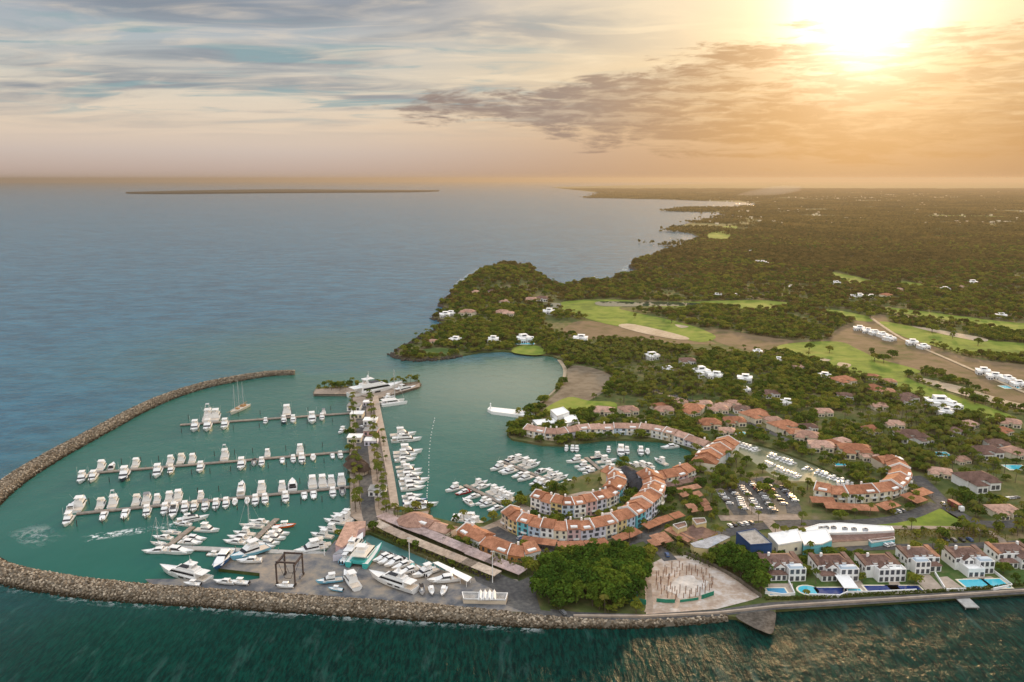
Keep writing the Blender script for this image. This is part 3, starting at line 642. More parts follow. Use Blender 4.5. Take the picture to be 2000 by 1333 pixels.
foam('surf_foam', [(1102, 704), (1110, 722), (1108, 742), (1089, 767), (1062, 789)], 4, (0, 0.9, 0.9, 0.2))
foam('surf_foam', [(1220, 545), (1225, 520), (1280, 497), (1320, 482), (1345, 468)], 18, (0, 0.7, 0.7, 0))

# boatyard, quays, roads
sheet('yard_ground', [(284, 1138), (405, 1136.5), (478, 1141.5), (507.5, 1136.5), (507.5, 1126), (428, 1117), (450.5, 1090.5), (634, 1087.5), (655, 1062), (701, 1044), (701, 1057), (722, 1067), (738, 1079), (762, 1086), (800, 1103), (830, 1115), (860, 1118), (882, 1126), (925, 1135), (1010, 1138), (1045, 1190), (1045, 1203), (1000, 1202), (900, 1196), (820, 1189), (700, 1181), (560, 1172), (420, 1163), (300, 1154)], 1.62, MT['yard'], proj=0.0)
sheet('mole_ground', [(685, 1008), (683, 900), (685, 800), (688, 772), (735, 779), (742, 830), (752, 900), (762, 960), (769, 1006), (830, 1012), (780, 1030), (740, 1030), (702, 1040), (702, 1020)], 1.58, MT['paving'])
sheet('mole_ground', [(613, 770), (618, 761), (690, 758), (760, 755), (819, 749), (820, 755), (737, 779), (688, 770)], 2.12, MT['paving'])
strip('road', [(706, 790), (706, 850), (710, 900), (717, 960), (720, 1000), (728, 1026)], 7.5, 1.66, MT['asphalt'])
sheet('road', [(736, 1023), (760, 1024), (840, 1062), (930, 1102), (1012, 1136), (1000, 1150), (925, 1121), (850, 1086), (770, 1048)], 1.70, MT['asphalt'])
sheet('road', [(925, 1125), (1012, 1136), (1050, 1120), (1062, 1126), (1046, 1160), (1056, 1192), (1120, 1199), (1110, 1206), (1040, 1203), (985, 1180), (960, 1150), (930, 1136)], 1.67, MT['asphalt'])
sheet('road', [(1075, 1190), (1130, 1196), (1260, 1200), (1400, 1191), (1500, 1177), (1700, 1166), (2010, 1148), (2400, 1122), (2400, 1131), (2010, 1160), (1700, 1180), (1515, 1191), (1400, 1204), (1260, 1212), (1130, 1210), (1075, 1204)], 1.68, MT['asphalt'])
sheet('boat_ramp_ground', smooth_line([(1436, 1203), (1470, 1196), (1512, 1194), (1514, 1215), (1508, 1238), (1488, 1233), (1464, 1222)], 3, True), 1.72, MT['ramp'])
sheet('court_ground', [(1060, 990), (1090, 972), (1140, 960), (1180, 958), (1200, 965), (1190, 985), (1150, 998), (1100, 1000)], 1.62, MT['paving'])
sheet('paved_ground', [(778, 1008), (838, 997), (834, 1012), (870, 1023), (905, 1031), (945, 1029), (976, 1015), (992, 1000), (1020, 985), (1060, 1000), (1000, 1036), (940, 1058), (880, 1052), (800, 1030), (760, 1022)], 1.60, MT['paving'])
strip('road', [(960, 1032), (990, 1048), (1040, 1066), (1100, 1074), (1160, 1072), (1220, 1060), (1270, 1040), (1300, 1010)], 8, 1.66, MT['asphalt'])
strip('road', [(1262, 1050), (1290, 1075), (1310, 1095)], 7, 1.67, MT['asphalt'])
strip('road', [(1785, 930), (1800, 940), (1840, 980), (1880, 1010), (1930, 1024), (2020, 1022), (2200, 1020)], 9, 1.66, MT['asphalt'])
strip('road', [(1400, 1046), (1470, 1030), (1560, 1022), (1660, 1022), (1760, 1012), (1830, 985)], 8, 1.67, MT['asphalt'])
strip('road', [(1640, 1072), (1760, 1068), (1900, 1066), (1960, 1062), (2100, 1060)], 6, 1.66, MT['asphalt'])
strip('path', [(1560, 1032), (1700, 1030), (1880, 1032), (1935, 1040), (1965, 1066)], 4, 1.70, MT['paving'])
strip('path', [(1400, 955), (1480, 1000), (1520, 1040)], 6, 1.68, MT['paving'])
sheet('parking_ground', [(1408, 962), (1450, 935), (1500, 930), (1530, 945), (1562, 985), (1560, 1008), (1500, 1018), (1430, 1020)], 1.64, MT['beach'], clear=False)
for pts in ([(1412, 958), (1432, 985), (1448, 1006)], [(1446, 938), (1478, 968), (1500, 1004)], [(1478, 934), (1520, 955), (1545, 980), (1552, 1004)]):
    strip('road', pts, 8, 1.70, MT['asphalt'])
strip('road', [(1405, 1012), (1470, 1012), (1560, 1010)], 7, 1.71, MT['paving'])
strip('road', [(1550, 872), (1640, 880), (1720, 912), (1790, 950)], 5, 1.60, MT['asphalt'])
strip('road', [(1230, 745), (1400, 800), (1560, 870)], 5, 1.60, MT['asphalt'])
strip('path', [(1700, 620), (1760, 660), (1860, 705), (2020, 775)], 4, 2.0, MT['sand'], clear=False)
strip('path', [(1200, 745), (1260, 760), (1330, 780)], 4, 1.62, MT['sand'], clear=False)
sheet('site_ground', [(1265, 1105), (1300, 1087), (1340, 1085), (1400, 1110), (1440, 1135), (1484, 1166), (1470, 1172), (1400, 1190), (1262, 1200), (1258, 1130)], 1.64, MT['slab'])
sheet('villa_ground', [(1484, 1095), (1560, 1094), (1700, 1088), (1980, 1072), (2300, 1060), (2300, 1120), (2005, 1146), (1700, 1164), (1495, 1170)], 1.60, MT['garden'], clear=False)
# white ramp and quay pieces stand proud of the ground
JT = MB(); JT.prism([(p.x, p.y) for p in GP([(952, 801), (956, 797), (1042, 806), (1046, 814), (1036, 816), (960, 806)])], -1, 2.4)
props(JT.build('jetty', MT['white_paint']), 'pale concrete jetty with rounded end below the beach', 'jetty')
b = MB(); b.tube((*G(958, 800, 2.4)[:2], 2.4), (*G(958, 800, 2.4)[:2], 6.2), 0.8, 0.5, 10); b.tube((*G(958, 800)[:2], 6.2), (*G(958, 800)[:2], 7.0), 0.7, 0.1, 10)
props(b.build('beacon', MT['white_paint']), 'small white beacon at the end of the pale jetty', 'beacon')
# sea wall, beside the road along the villas
def wall(name, pts, z0, h, t, m, label, cat='wall', px=True):
    c = [Vector(p) for p in (GP(pts, z0) if px else pts)]; vs, fs = [], []
    for i, p in enumerate(c):
        d = (c[min(i + 1, len(c) - 1)] - c[max(i - 1, 0)]).normalized(); n = Vector((-d.y, d.x, 0)) * t / 2
        vs += [p - n, p + n, p + n + Vector((0, 0, h)), p - n + Vector((0, 0, h))]
        if i: k = (i - 1) * 4; fs += [(k + j, k + (j + 1) % 4, k + 4 + (j + 1) % 4, k + 4 + j) for j in range(4)]
    k = len(vs) - 4; fs += [(3, 2, 1, 0), (k, k + 1, k + 2, k + 3)]
    return props(link_mesh(name, vs, fs, m), label, cat)
wall('sea_wall', [(1120, 1212), (1260, 1213), (1400, 1206), (1515, 1193), (1700, 1181.5), (2010, 1161), (2400, 1132)], 0.0, 2.5, 0.9, MT['walk'], 'long beige sea wall between the shore road and the open water')
wall('parapet_walk', [(733, 781), (742, 830), (752, 880), (762, 935), (772, 1004)], -0.5, 3.6, 4.6, MT['walk'], 'beige raised walkway running along the east edge of the mole', 'walkway')
wall('stone_wall', [(1340, 1084), (1385, 1102), (1440, 1133), (1487, 1168)], 1.6, 1.6, 0.5, MT['stone'], 'low stone wall curving round the building site beside the dark trees')
# T-shaped pier head with its stone end
b = MB(); b.prism([(p.x, p.y) for p in GP([(612, 770), (616, 761), (690, 758), (690, 771)])], -1, 2.0); props(b.build('stone_pier', MT['dock']), 'low stone arm of the T-shaped pier head, on the open sea side', 'pier')
b = MB(); b.prism([(p.x, p.y) for p in GP([(700, 758), (764, 753), (818, 747), (823, 751), (815, 757), (738, 780), (722, 778)])], -1, 2.1); props(b.build('stone_pier', MT['stone']), 'rocky arm of the pier head pointing at the headland', 'pier')

# ------------------------------------------------------------------ floating piers and posts
PIERS = {'outermost long pier': ((352, 832), (686, 809), 3.2), 'middle long pier': ((172, 927), (685, 884), 3.0), 'innermost long pier': ((150, 1006), (690, 953), 3.0),
         'slanting pontoon by the boatyard': ((328, 1070), (377, 1032), 3.0), 'pontoon with the orange boat': ((488, 1066), (541, 1016), 3.0), 'grey quay pontoon': ((332, 1072), (634, 1085), 4.0),
         'long basin pontoon': ((979, 903), (1113, 958), 2.6), 'short basin pontoon': ((1144, 896), (1176, 923), 2.6), 'southern basin pontoon': ((908, 950), (983, 987), 2.6)}
for nm, (a, c, w) in PIERS.items():
    p, q = G(*a, 0), G(*c, 0); d = (q - p).normalized(); n = Vector((-d.y, d.x, 0)) * w / 2
    r_ = root('pier', nm + ' of flat boards on piles, boats moored on both sides' if 'grey' not in nm else 'grey concrete quay pontoon reaching out from the boatyard', 'pier', p)
    b = MB(); b.prism([(v.x, v.y) for v in (-n, n, q - p + n, q - p - n)], 0.35, 1.0); b.build('deck', MT['dock_grey' if 'grey' in nm else 'dock'], r_)
    L = (q - p).length; pile = None
    for i in range(int(L / 22)):
        v = d * (11 + 22 * i) + n * 0.8
        if pile is None:
            b = MB(); b.tube((0, 0, -1), (0, 0, 2.0), 0.2); pile = b.build('pile', MT['dock'], r_); pile.location = v
        else: c_ = pile.copy(); COL.objects.link(c_); c_.parent = r_; c_.location = v
POST_M = mat('dark mooring post', (0.045, 0.04, 0.035), 0.9)
b = MB(); b.tube((0, 0, -1.5), (0, 0, 3.3), 0.24, 0.2); b.tube((0, 0, 3.3), (0, 0, 3.55), 0.27, 0.1); post0 = b.build('mooring_post', POST_M); first_post = True
for nm, off, gap in (('outermost long pier', (-19, 16), 17.5), ('middle long pier', (-17, 15.5), 11.5), ('innermost long pier', (-16.5, 15), 11.5)):
    a, c, w = PIERS[nm]; p, q = G(*a, 0), G(*c, 0); d = (q - p).normalized(); n = Vector((-d.y, d.x, 0)); L = (q - p).length
    for i in range(int(L / gap)):
        for k, o_ in enumerate(off):
            t = 4 + gap * i + random.uniform(-1, 1); lb = f'dark mooring post {"off the near side" if o_ < 0 else "off the far side"} of the {nm}'
            o = post0 if first_post else post0.copy()
            if not first_post: COL.objects.link(o)
            first_post = False; o.location = p + d * t + n * (o_ + random.uniform(-0.6, 0.6)); o.location.z = 0; props(o, lb, 'mooring post', 'mooring posts off the ' + nm)
b = MB(); b.tube((0, 0, -0.3), (0, 0, 0.35), 0.42, 0.34, 8); b.tube((0, 0, 0.35), (0, 0, 0.55), 0.34, 0.1, 8); buoy0 = b.build('buoy', mat('white buoy plastic', (0.75, 0.75, 0.72), 0.5))
bl = smooth_line([(849, 818), (842, 850), (838, 890), (837, 930), (834, 965), (835, 988)], 6)
for i, p in enumerate(bl):
    o = buoy0 if i == 0 else buoy0.copy()
    if i: COL.objects.link(o)
    o.location = G(p[0], p[1] + random.uniform(-1.2, 1.2), 0); props(o, 'small white buoy in the dotted line across the basin entrance', 'buoy', 'line of white buoys')
# ------------------------------------------------------------------ boats (local +x is the bow)
BW_, BC_, BN_ = mat('white gelcoat', (0.80, 0.80, 0.79), 0.28, spec=0.5), mat('cream gelcoat', (0.70, 0.64, 0.54), 0.3, spec=0.5), mat('navy gelcoat', (0.02, 0.032, 0.07), 0.22, spec=0.5)
GLS, TEAK, GRY = mat('dark boat glass', (0.012, 0.014, 0.018), 0.1, spec=0.6), mat('teak deck', (0.58, 0.51, 0.43), 0.7, noise=0.2, nscale=2.0), mat('grey canvas', (0.20, 0.21, 0.23), 0.8)
BLK, ALU, TEAL, LBL, ORG, RED = mat('black canvas', (0.022, 0.022, 0.026), 0.8), mat('aluminium spar', (0.62, 0.62, 0.62), 0.35, 0.3), mat('turquoise hull paint', (0.06, 0.42, 0.40), 0.35), mat('light blue hull paint', (0.20, 0.50, 0.66), 0.35), mat('orange hull', (0.75, 0.13, 0.02), 0.4), mat('red boat cover', (0.36, 0.03, 0.035), 0.6)
WOOD, BLUE = mat('varnished hull wood', (0.34, 0.19, 0.08), 0.4, noise=0.2, nscale=1.0), mat('blue antifouling', (0.03, 0.12, 0.30), 0.5)
def hull_geo(L, B, fs_, fb, bow=2.0, sharp=2.2, full=0.38, keel=-0.5):
    T = [0, 0.16, 0.34, 0.5, 0.64, 0.77, 0.88, 0.95, 1.0]; vs, fs = [], []
    for t in T:
        w = B / 2 * (1 - max(0, (t - full) / (1 - full)) ** sharp) * (0.93 + 0.07 * min(1, t / 0.3)); w = max(w, 0.04)
        sh = fs_ + (fb - fs_) * t ** 1.6; x = -L / 2 + L * t; pull = bow * t ** 3
        vs += [(x, w, sh), (x - pull * 0.55, w * 0.82, 0.12 + 0.25 * t * t), (x - pull, w * 0.45, keel * (1 - 0.5 * t)), (x - pull, -w * 0.45, keel * (1 - 0.5 * t)), (x - pull * 0.55, -w * 0.82, 0.12 + 0.25 * t * t), (x, -w, sh)]
    n = len(T)
    for i in range(n - 1):
        k = i * 6; fs += [(k + j, k + 6 + j, k + 7 + j, k + 1 + j) for j in range(5)]
    fs += [(0, 1, 2, 3, 4, 5)]
    k = (n - 1) * 6; fs += [(k + 5, k + 4, k + 3, k + 2, k + 1, k)]
    deck = [(v[0] * 0.985, v[1] * 0.94, v[2] - 0.22) for v in vs]; dv = [deck[i * 6] for i in range(n)] + [deck[i * 6 + 5] for i in range(n)]
    df = [(i, i + n, i + 1 + n, i + 1) for i in range(n - 1)]
    return vs, fs, dv, df
def hull(r_, L, B, a, f, m, dm, **k):
    vs, fs, dv, df = hull_geo(L, B, a, f, **k); link_mesh('hull', vs, fs, m, r_); link_mesh('deck', dv, df, dm, r_)
def part(r_, name, m, fn):
    b = MB(); fn(b); return b.build(name, m, r_)
def sport(hm=None, top=None, tower=False):
    r_ = root('sport_fishing_boat', '', 'boat'); hm = hm or BW_; top = top or BW_
    hull(r_, 15, 4.7, 1.1, 2.3, hm, BW_)
    part(r_, 'cockpit', TEAK, lambda b: b.box(-7.1, -3.4, -1.9, 1.9, 0.95, 1.12))
    part(r_, 'cabin', BW_, lambda b: b.block(-3.4, 3.6, -1.95, 1.95, 1.1, 3.0, 2.3, 0.1, 0.25))
    part(r_, 'window_band', GLS, lambda b: b.block(-3.1, 2.75, -1.87, 1.87, 2.0, 2.62, 0.85, 0.0, 0.07))
    part(r_, 'flybridge', BW_, lambda b: (b.block(-3.3, 1.3, -1.6, 1.6, 3.02, 3.75, 0.9, 0, 0.05), b.block(-2.6, -0.6, -0.55, 0.55, 3.75, 4.3, 0.2, 0.2, 0.1)))
    part(r_, 'hardtop', top, lambda b: (b.block(-3.6, 0.3, -1.6, 1.6, 5.0, 5.18, 0.1, 0.1, 0.1), [b.tube((x, y, 3.7), (x, y * 0.95, 5.0), 0.06) for x in (-3.1, -0.2) for y in (-1.4, 1.4)]))
    if tower: part(r_, 'tower', ALU, lambda b: ([b.tube((x, y, 5.1), (x * 0.5 - 1.0, y * 0.5, 7.6), 0.06) for x in (-3.0, -0.2) for y in (-1.3, 1.3)], b.box(-2.6, -0.4, -0.8, 0.8, 7.6, 7.7)))
    [part(r_, 'outrigger', ALU, lambda b: b.tube((0.2, s * 1.9, 2.5), (-3.6, s * 2.9, 7.4), 0.05, 0.02)) for s in (-1, 1)]
    return r_
def cruiser(hm=None, cov=None):
    r_ = root('motor_cruiser', '', 'boat'); hm = hm or BW_
    hull(r_, 13, 4.1, 1.2, 1.85, hm, BW_, bow=2.6, sharp=1.9)
    part(r_, 'cockpit', TEAK if cov is None else cov, lambda b: b.box(-5.6, -2.2, -1.5, 1.5, 1.02, 1.22 if cov is None else 1.9))
    part(r_, 'cabin', BW_, lambda b: (b.block(-2.4, 4.0, -1.5, 1.5, 1.1, 2.15, 3.4, 0.0, 0.35), b.block(-6.4, -5.6, -1.7, 1.7, 1.0, 1.3)))
    part(r_, 'windshield', GLS, lambda b: b.block(-2.7, 1.4, -1.45, 1.45, 1.72, 2.55, 1.9, 0.0, 0.32))
    part(r_, 'hardtop', BW_, lambda b: (b.block(-3.6, 0.1, -1.3, 1.3, 2.58, 2.74, 0.5, 0.2, 0.15), b.block(-4.2, -3.2, -1.55, -1.3, 1.2, 2.65, -0.3, 0.6), b.block(-4.2, -3.2, 1.3, 1.55, 1.2, 2.65, -0.3, 0.6)))
    return r_
def open_boat(hm=None, top=None):
    r_ = root('open_boat', '', 'boat'); hm = hm or BW_
    hull(r_, 8.2, 2.7, 0.8, 1.3, hm, GRY if top is None else BW_, bow=1.4, keel=-0.35)
    part(r_, 'console', BW_, lambda b: (b.block(-0.9, 0.7, -0.5, 0.5, 0.6, 1.6, 0.4, 0, 0.05), b.box(-2.1, -1.4, -0.6, 0.6, 0.6, 1.15)))
    part(r_, 'canopy', top or BLK, lambda b: (b.block(-1.8, 0.9, -0.9, 0.9, 2.4, 2.5, 0.1, 0.1, 0.05), [b.tube((x, y, 0.8), (x, y, 2.4), 0.04) for x in (-1.4, 0.5) for y in (-0.75, 0.75)]))
    part(r_, 'outboard', BLK, lambda b: [b.block(-4.7, -4.1, y - 0.22, y + 0.22, 0.3, 1.35, 0.1, 0.15, 0.05) for y in (-0.5, 0.5)])
    return r_
def motor_yacht(hm=None, L=26):
    r_ = root('motor_yacht', '', 'yacht'); k = L / 26
    hull(r_, 26, 6.2, 1.9, 3.3, hm or BW_, BW_, bow=3.6, sharp=2.4, keel=-0.8)
    part(r_, 'hull_window', GLS, lambda b: [b.box(x, x + 2.6, s * 3.0 - 0.09, s * 3.0 + 0.09, 1.25, 1.75) for x in (-6.5, -2.5) for s in (-1, 1)])
    part(r_, 'main_deckhouse', BW_, lambda b: (b.block(-8.5, 6.5, -2.5, 2.5, 1.8, 4.2, 3.0, 0.3, 0.2), b.box(-12.0, -8.4, -2.4, 2.4, 3.95, 4.15)))
    part(r_, 'window_band', GLS, lambda b: b.block(-7.6, 5.4, -2.46, 2.46, 2.75, 3.65, 1.1, 0.1, 0.09))
    part(r_, 'upper_deckhouse', BW_, lambda b: (b.block(-7.5, 2.4, -2.15, 2.15, 4.2, 5.2, 1.8, 0.2, 0.2), b.block(-6.5, -1.6, -1.7, 1.7, 6.9, 7.1, 0.6, 0.3, 0.1), [b.block(-5.6, -4.4, s - 0.12, s + 0.12, 5.2, 6.9, 0.6, -0.4) for s in (-1.6, 1.6)]))
    part(r_, 'bridge_window', GLS, lambda b: b.block(-3.6, 2.2, -2.0, 2.0, 4.65, 5.35, 1.5, 0.0, 0.2))
    part(r_, 'radar_mast', BW_, lambda b: (b.block(-4.6, -3.4, -0.35, 0.35, 7.1, 8.6, 0.4, 0.5, 0.1), b.tube((-4.0, -0.9, 8.0), (-4.0, 0.9, 8.0), 0.1), b.tube((-3.8, 0, 8.6), (-3.8, 0, 10.2), 0.04)))
    part(r_, 'cockpit', TEAK, lambda b: b.box(-12.4, -8.6, -2.5, 2.5, 1.72, 1.86))
    r_.scale = (k, k, k); return r_
def sailboat(hm=None, mast=17.0):
    r_ = root('sailing_boat', '', 'sailing boat')
    hull(r_, 13.5, 3.9, 1.1, 1.5, hm or BW_, TEAK, bow=2.0, sharp=1.8, full=0.3, keel=-0.6)
    part(r_, 'cabin', BW_, lambda b: b.block(-2.2, 3.6, -1.2, 1.2, 1.0, 1.75, 1.6, 0.3, 0.25)); part(r_, 'window_band', GLS, lambda b: b.block(-1.8, 2.2, -1.16, 1.16, 1.3, 1.52, 0.4, 0.05, 0.06))
    part(r_, 'mast', ALU, lambda b: (b.tube((1.0, 0, 1.2), (1.0, 0, mast), 0.16, 0.09), [b.tube((1.0, -1.1, z), (1.0, 1.1, z), 0.04) for z in (mast * 0.42, mast * 0.7)]))
    part(r_, 'boom', BW_, lambda b: b.tube((0.9, 0, 2.5), (-4.6, 0, 2.6), 0.26, 0.18)); part(r_, 'rigging', ALU, lambda b: (b.tube((6.4, 0, 1.4), (1.1, 0, mast), 0.06), b.tube((-6.5, 0, 1.2), (1.0, 0, mast), 0.025), [b.tube((0.8, s * 1.8, 1.2), (1.0, 0, mast * 0.98), 0.025) for s in (-1, 1)]))
    part(r_, 'cockpit', GRY, lambda b: b.box(-5.4, -2.4, -0.9, 0.9, 0.9, 1.0))
    return r_
def catamaran(hm, mast=0.0, roof=None):
    r_ = root('catamaran', '', 'catamaran')
    for s in (-1, 1):
        vs, fs, dv, df = hull_geo(16, 2.3, 1.6, 2.0, bow=1.0, sharp=1.7); vs = [(v[0], v[1] + s * 2.9, v[2]) for v in vs]; dv = [(v[0], v[1] + s * 2.9, v[2]) for v in dv]
        h_ = link_mesh('hull', vs, fs, hm, r_); link_mesh('deck', dv, df, BW_, h_)
    part(r_, 'bridge_deck', hm, lambda b: b.block(-7.2, 4.2, -2.6, 2.6, 0.8, 1.75, 0.6, 0, 0)); part(r_, 'cabin', BW_, lambda b: b.block(-4.6, 3.2, -2.5, 2.5, 1.7, 3.2, 1.8, 0.2, 0.3))
    part(r_, 'window_band', GLS, lambda b: b.block(-4.2, 2.6, -2.46, 2.46, 2.2, 2.85, 0.8, 0.05, 0.12)); part(r_, 'roof', roof or BW_, lambda b: b.block(-7.0, 2.0, -2.7, 2.7, 3.24, 3.42, 0.6, 0.1, 0.15))
    if mast: part(r_, 'mast', ALU, lambda b: (b.tube((1, 0, 3.3), (1, 0, mast), 0.22, 0.12), b.tube((0.8, 0, 4.9), (-6, 0, 5.1), 0.34, 0.25), b.tube((7.2, 0, 1.6), (1, 0, mast), 0.05), [b.tube((0.6, s * 3.4, 1.8), (1, 0, mast), 0.03) for s in (-1, 1)]))
    else: part(r_, 'flybridge', BW_, lambda b: (b.block(-4.5, 0.4, -1.7, 1.7, 3.42, 4.2, 0.8, 0, 0.1), b.box(-4.6, -1.6, -1.6, 1.6, 5.4, 5.5), [b.tube((x, y, 4.1), (x, y, 5.4), 0.06) for x in (-4.3, -1.9) for y in (-1.4, 1.4)]))
    return r_
def schooner():
    r_ = root('schooner', 'wooden three-masted schooner moored on the far side of the outermost long pier', 'sailing ship')
    hull(r_, 27, 6.0, 2.0, 2.9, BC_, TEAK, bow=3.4, sharp=1.8, full=0.32, keel=-0.9); part(r_, 'rail', BW_, lambda b: [b.block(-13, 8, s * 2.85 - 0.1, s * 2.85 + 0.1, 2.25, 2.5) for s in (-1, 1)])
    part(r_, 'deckhouse', WOOD, lambda b: (b.block(-9, -4.5, -1.5, 1.5, 1.9, 3.4, 0.2, 0.2, 0.1), b.block(0.5, 3.5, -1.2, 1.2, 2.0, 3.0, 0.2, 0.2, 0.1)))
    for x, h in ((-7.0, 22), (-0.5, 25), (6.0, 23)): m_ = part(r_, 'mast', ALU, lambda b: (b.tube((x, 0, 1.9), (x, 0, h), 0.22, 0.1), [b.tube((x - 0.6, s * 2.8, 2.2), (x, 0, h * 0.9), 0.03) for s in (-1, 1)])); part(m_, 'boom', WOOD, lambda b: b.tube((x - 0.2, 0, 4.0), (x - 5.6, 0, 4.2), 0.22, 0.16))
    part(r_, 'bowsprit', WOOD, lambda b: b.tube((12.0, 0, 2.8), (18.5, 0, 4.2), 0.2, 0.09)); return r_
PROTO = {}
def P_(k):
    if k not in PROTO:
        PROTO[k] = {'s': sport, 't': lambda: sport(tower=True), 'c': lambda: sport(BC_, BC_), 'n': lambda: sport(BN_, BW_), 'g': lambda: sport(BW_, GRY), 'k': cruiser, 'K': lambda: cruiser(BN_), 'q': lambda: cruiser(BW_, GRY), 'v': lambda: cruiser(BW_, BLK), 'r': lambda: cruiser(RED, RED),
                    'o': open_boat, 'w': lambda: open_boat(BW_, BW_), 'b': lambda: open_boat(LBL, BW_), 'e': lambda: open_boat(BW_, TEAL), 'm': motor_yacht, 'M': lambda: motor_yacht(BN_), 'f': sailboat, 'F': lambda: sailboat(BN_), 'y': lambda: catamaran(BW_, 21.0), 'T': lambda: catamaran(TEAL, 0, BC_), 'L': lambda: sport(LBL, BW_), 'u': lambda: cruiser(BLUE)}[k]()
        PROTO[k]['fresh'] = 1
    return PROTO[k]
LEN = {'o': 8.2, 'w': 8.2, 'b': 8.2, 'e': 8.2, 'm': 26, 'M': 26, 'f': 13.5, 'F': 13.5, 'y': 16, 'T': 16, 'k': 13, 'K': 13, 'q': 13, 'v': 13, 'r': 13, 'u': 13}
DESC = {'s': 'white flybridge boat', 't': 'towered flybridge boat', 'c': 'cream flybridge boat', 'n': 'navy-hulled flybridge boat', 'g': 'grey-topped flybridge boat', 'k': 'low white cruiser', 'K': 'navy motor cruiser', 'q': 'grey-covered white cruiser', 'v': 'black-covered white cruiser',
        'r': 'red-covered motor cruiser', 'o': 'black-canopied small boat', 'w': 'small white boat', 'm': 'large motor yacht', 'f': 'white sailing boat', 'u': 'blue-hulled cruiser', 'L': 'light-blue flybridge boat'}
def boat(kind, loc, heading, length, label, group=None, z=0.0, beam=1.0):
    p = P_(kind); k = length / LEN.get(kind, 15); s = (k, k * beam, k)
    if kind in 'mM': s = (length / 26,) * 3
    if p.get('fresh'):
        del p['fresh']; o = p; o.location = (loc[0], loc[1], z); o.rotation_euler = (0, 0, heading); o.scale = s; o['label'] = label
        if group: o['group'] = group
    else:
        o = copy_tree(p, (loc[0], loc[1], z), heading, s, label)
        if group: o['group'] = group
        elif 'group' in o: del o['group']
    return o
SC1 = lambda s: [tuple(t) for t in s]
def berth(nm, boats, sides, end, org=None, scale=1.0, line=None, gap=1.2, only=None):
    """boats moored stern-to along a pier: (x, y, kind, length) surveyed in a picture crop"""
    a, c, w = PIERS[nm] if line is None else line; p, q = G(*a, 0), G(*c, 0); d = (q - p).normalized(); n = Vector((-d.y, d.x, 0))
    rows = {1: [], -1: []}
    for x, y, k, L in boats:
        L *= {'l': 0.94, 's': 0.86, 'p': 0.86, 'b': 0.95}.get(nm[0], 1.0) if 'pier' not in nm else 1.0
        v = G(org[0] + x / scale, org[1] + y / scale, 1.0) - p; v.z = 0; sd = only or (1 if v.dot(n) > 0 else -1); rows[sd].append((v.dot(d), k, L))
    for sd in (1, -1):
        for i, (t, k, L) in enumerate(sorted(rows[sd])):
            ctr = p + d * t + n * sd * (w / 2 + gap + L / 2 + random.uniform(-0.3, 0.3))
            h = math.atan2(n.y * sd, n.x * sd) + random.uniform(-0.035, 0.035)
            boat(k, ctr, h, L, f'{DESC[k]}, {ORD[i]} from the {end}, ' + (f'at the {nm}' if only else f'{sides[0 if sd > 0 else 1]} of the {nm}'), 'boats moored at the ' + nm)
FN = ('far side', 'near side')
berth('outermost long pier', SC1([(1015, 415, 's', 19), (1088, 395, 't', 20), (1172, 400, 's', 18), (1382, 385, 's', 11), (1478, 380, 'n', 14), (1527, 372, 's', 14), (1625, 370, 's', 20), (1677, 367, 's', 13),
      (1095, 340, 't', 24), (1135, 335, 's', 23), (1495, 322, 'n', 22), (1685, 328, 'g', 11)]), FN, 'outer end', (0, 680), 2.666)
o = schooner(); p = G(467, 803, 0); o.location = p; o.rotation_euler = (0, 0, R(-101)); 
berth('middle long pier', SC1([(428, 680, 's', 16), (485, 675, 's', 15), (657, 650, 'n', 19), (825, 640, 's', 18), (887, 645, 'c', 13), (1043, 630, 's', 15), (1257, 610, 's', 17), (1323, 597, 'o', 11), (1362, 600, 's', 13), (1470, 590, 'q', 11), (1527, 580, 's', 11.5), (1572, 572, 's', 15), (1630, 568, 'w', 11), (1732, 565, 'k', 10), (1773, 560, 'c', 11.5),
      (525, 625, 's', 16), (575, 628, 'v', 13), (705, 612, 's', 15), (887, 595, 's', 15), (945, 585, 'c', 16), (1003, 583, 's', 15), (1173, 560, 't', 18), (1393, 548, 's', 13), (1563, 540, 's', 16)]), FN, 'outer end', (0, 680), 2.666)
berth('innermost long pier', SC1([(360, 890, 's', 15), (537, 880, 'k', 13), (648, 872, 'k', 14), (768, 850, 's', 14), (858, 848, 's', 14), (910, 835, 'm', 20), (965, 830, 's', 14), (1013, 825, 'c', 13), (1070, 822, 'g', 14), (1125, 815, 's', 13), (1177, 812, 's', 13), (1222, 808, 'w', 9.5), (1287, 803, 'w', 9.5), (1330, 797, 's', 13.5), (1380, 800, 's', 13), (1487, 790, 's', 14), (1585, 772, 'k', 12), (1633, 770, 'v', 13), (1733, 758, 's', 13), (1783, 750, 'o', 12),
      (415, 822, 's', 19), (360, 850, 'K', 15), (525, 820, 'c', 15), (592, 805, 't', 17), (712, 800, 'c', 15), (765, 793, 'g', 16), (815, 800, 's', 13), (882, 785, 's', 15), (928, 780, 's', 16), (1043, 783, 's', 12), (1255, 755, 'm', 21), (1363, 740, 's', 17), (1470, 728, 's', 15), (1523, 718, 'v', 18), (1627, 703, 's', 18), (1678, 698, 's', 18), (1725, 700, 's', 16), (1778, 695, 's', 17)]), FN, 'outer end', (0, 680), 2.666)
berth('slanting pontoon by the boatyard', SC1([(900, 958, 'f', 13), (885, 988, 'k', 13), (960, 915, 'k', 12), (1062, 945, 's', 16), (1000, 990, 'k', 15), (985, 1012, 'k', 15)]), ('breakwater side', 'mole side'), 'quay', (0, 680), 2.666)
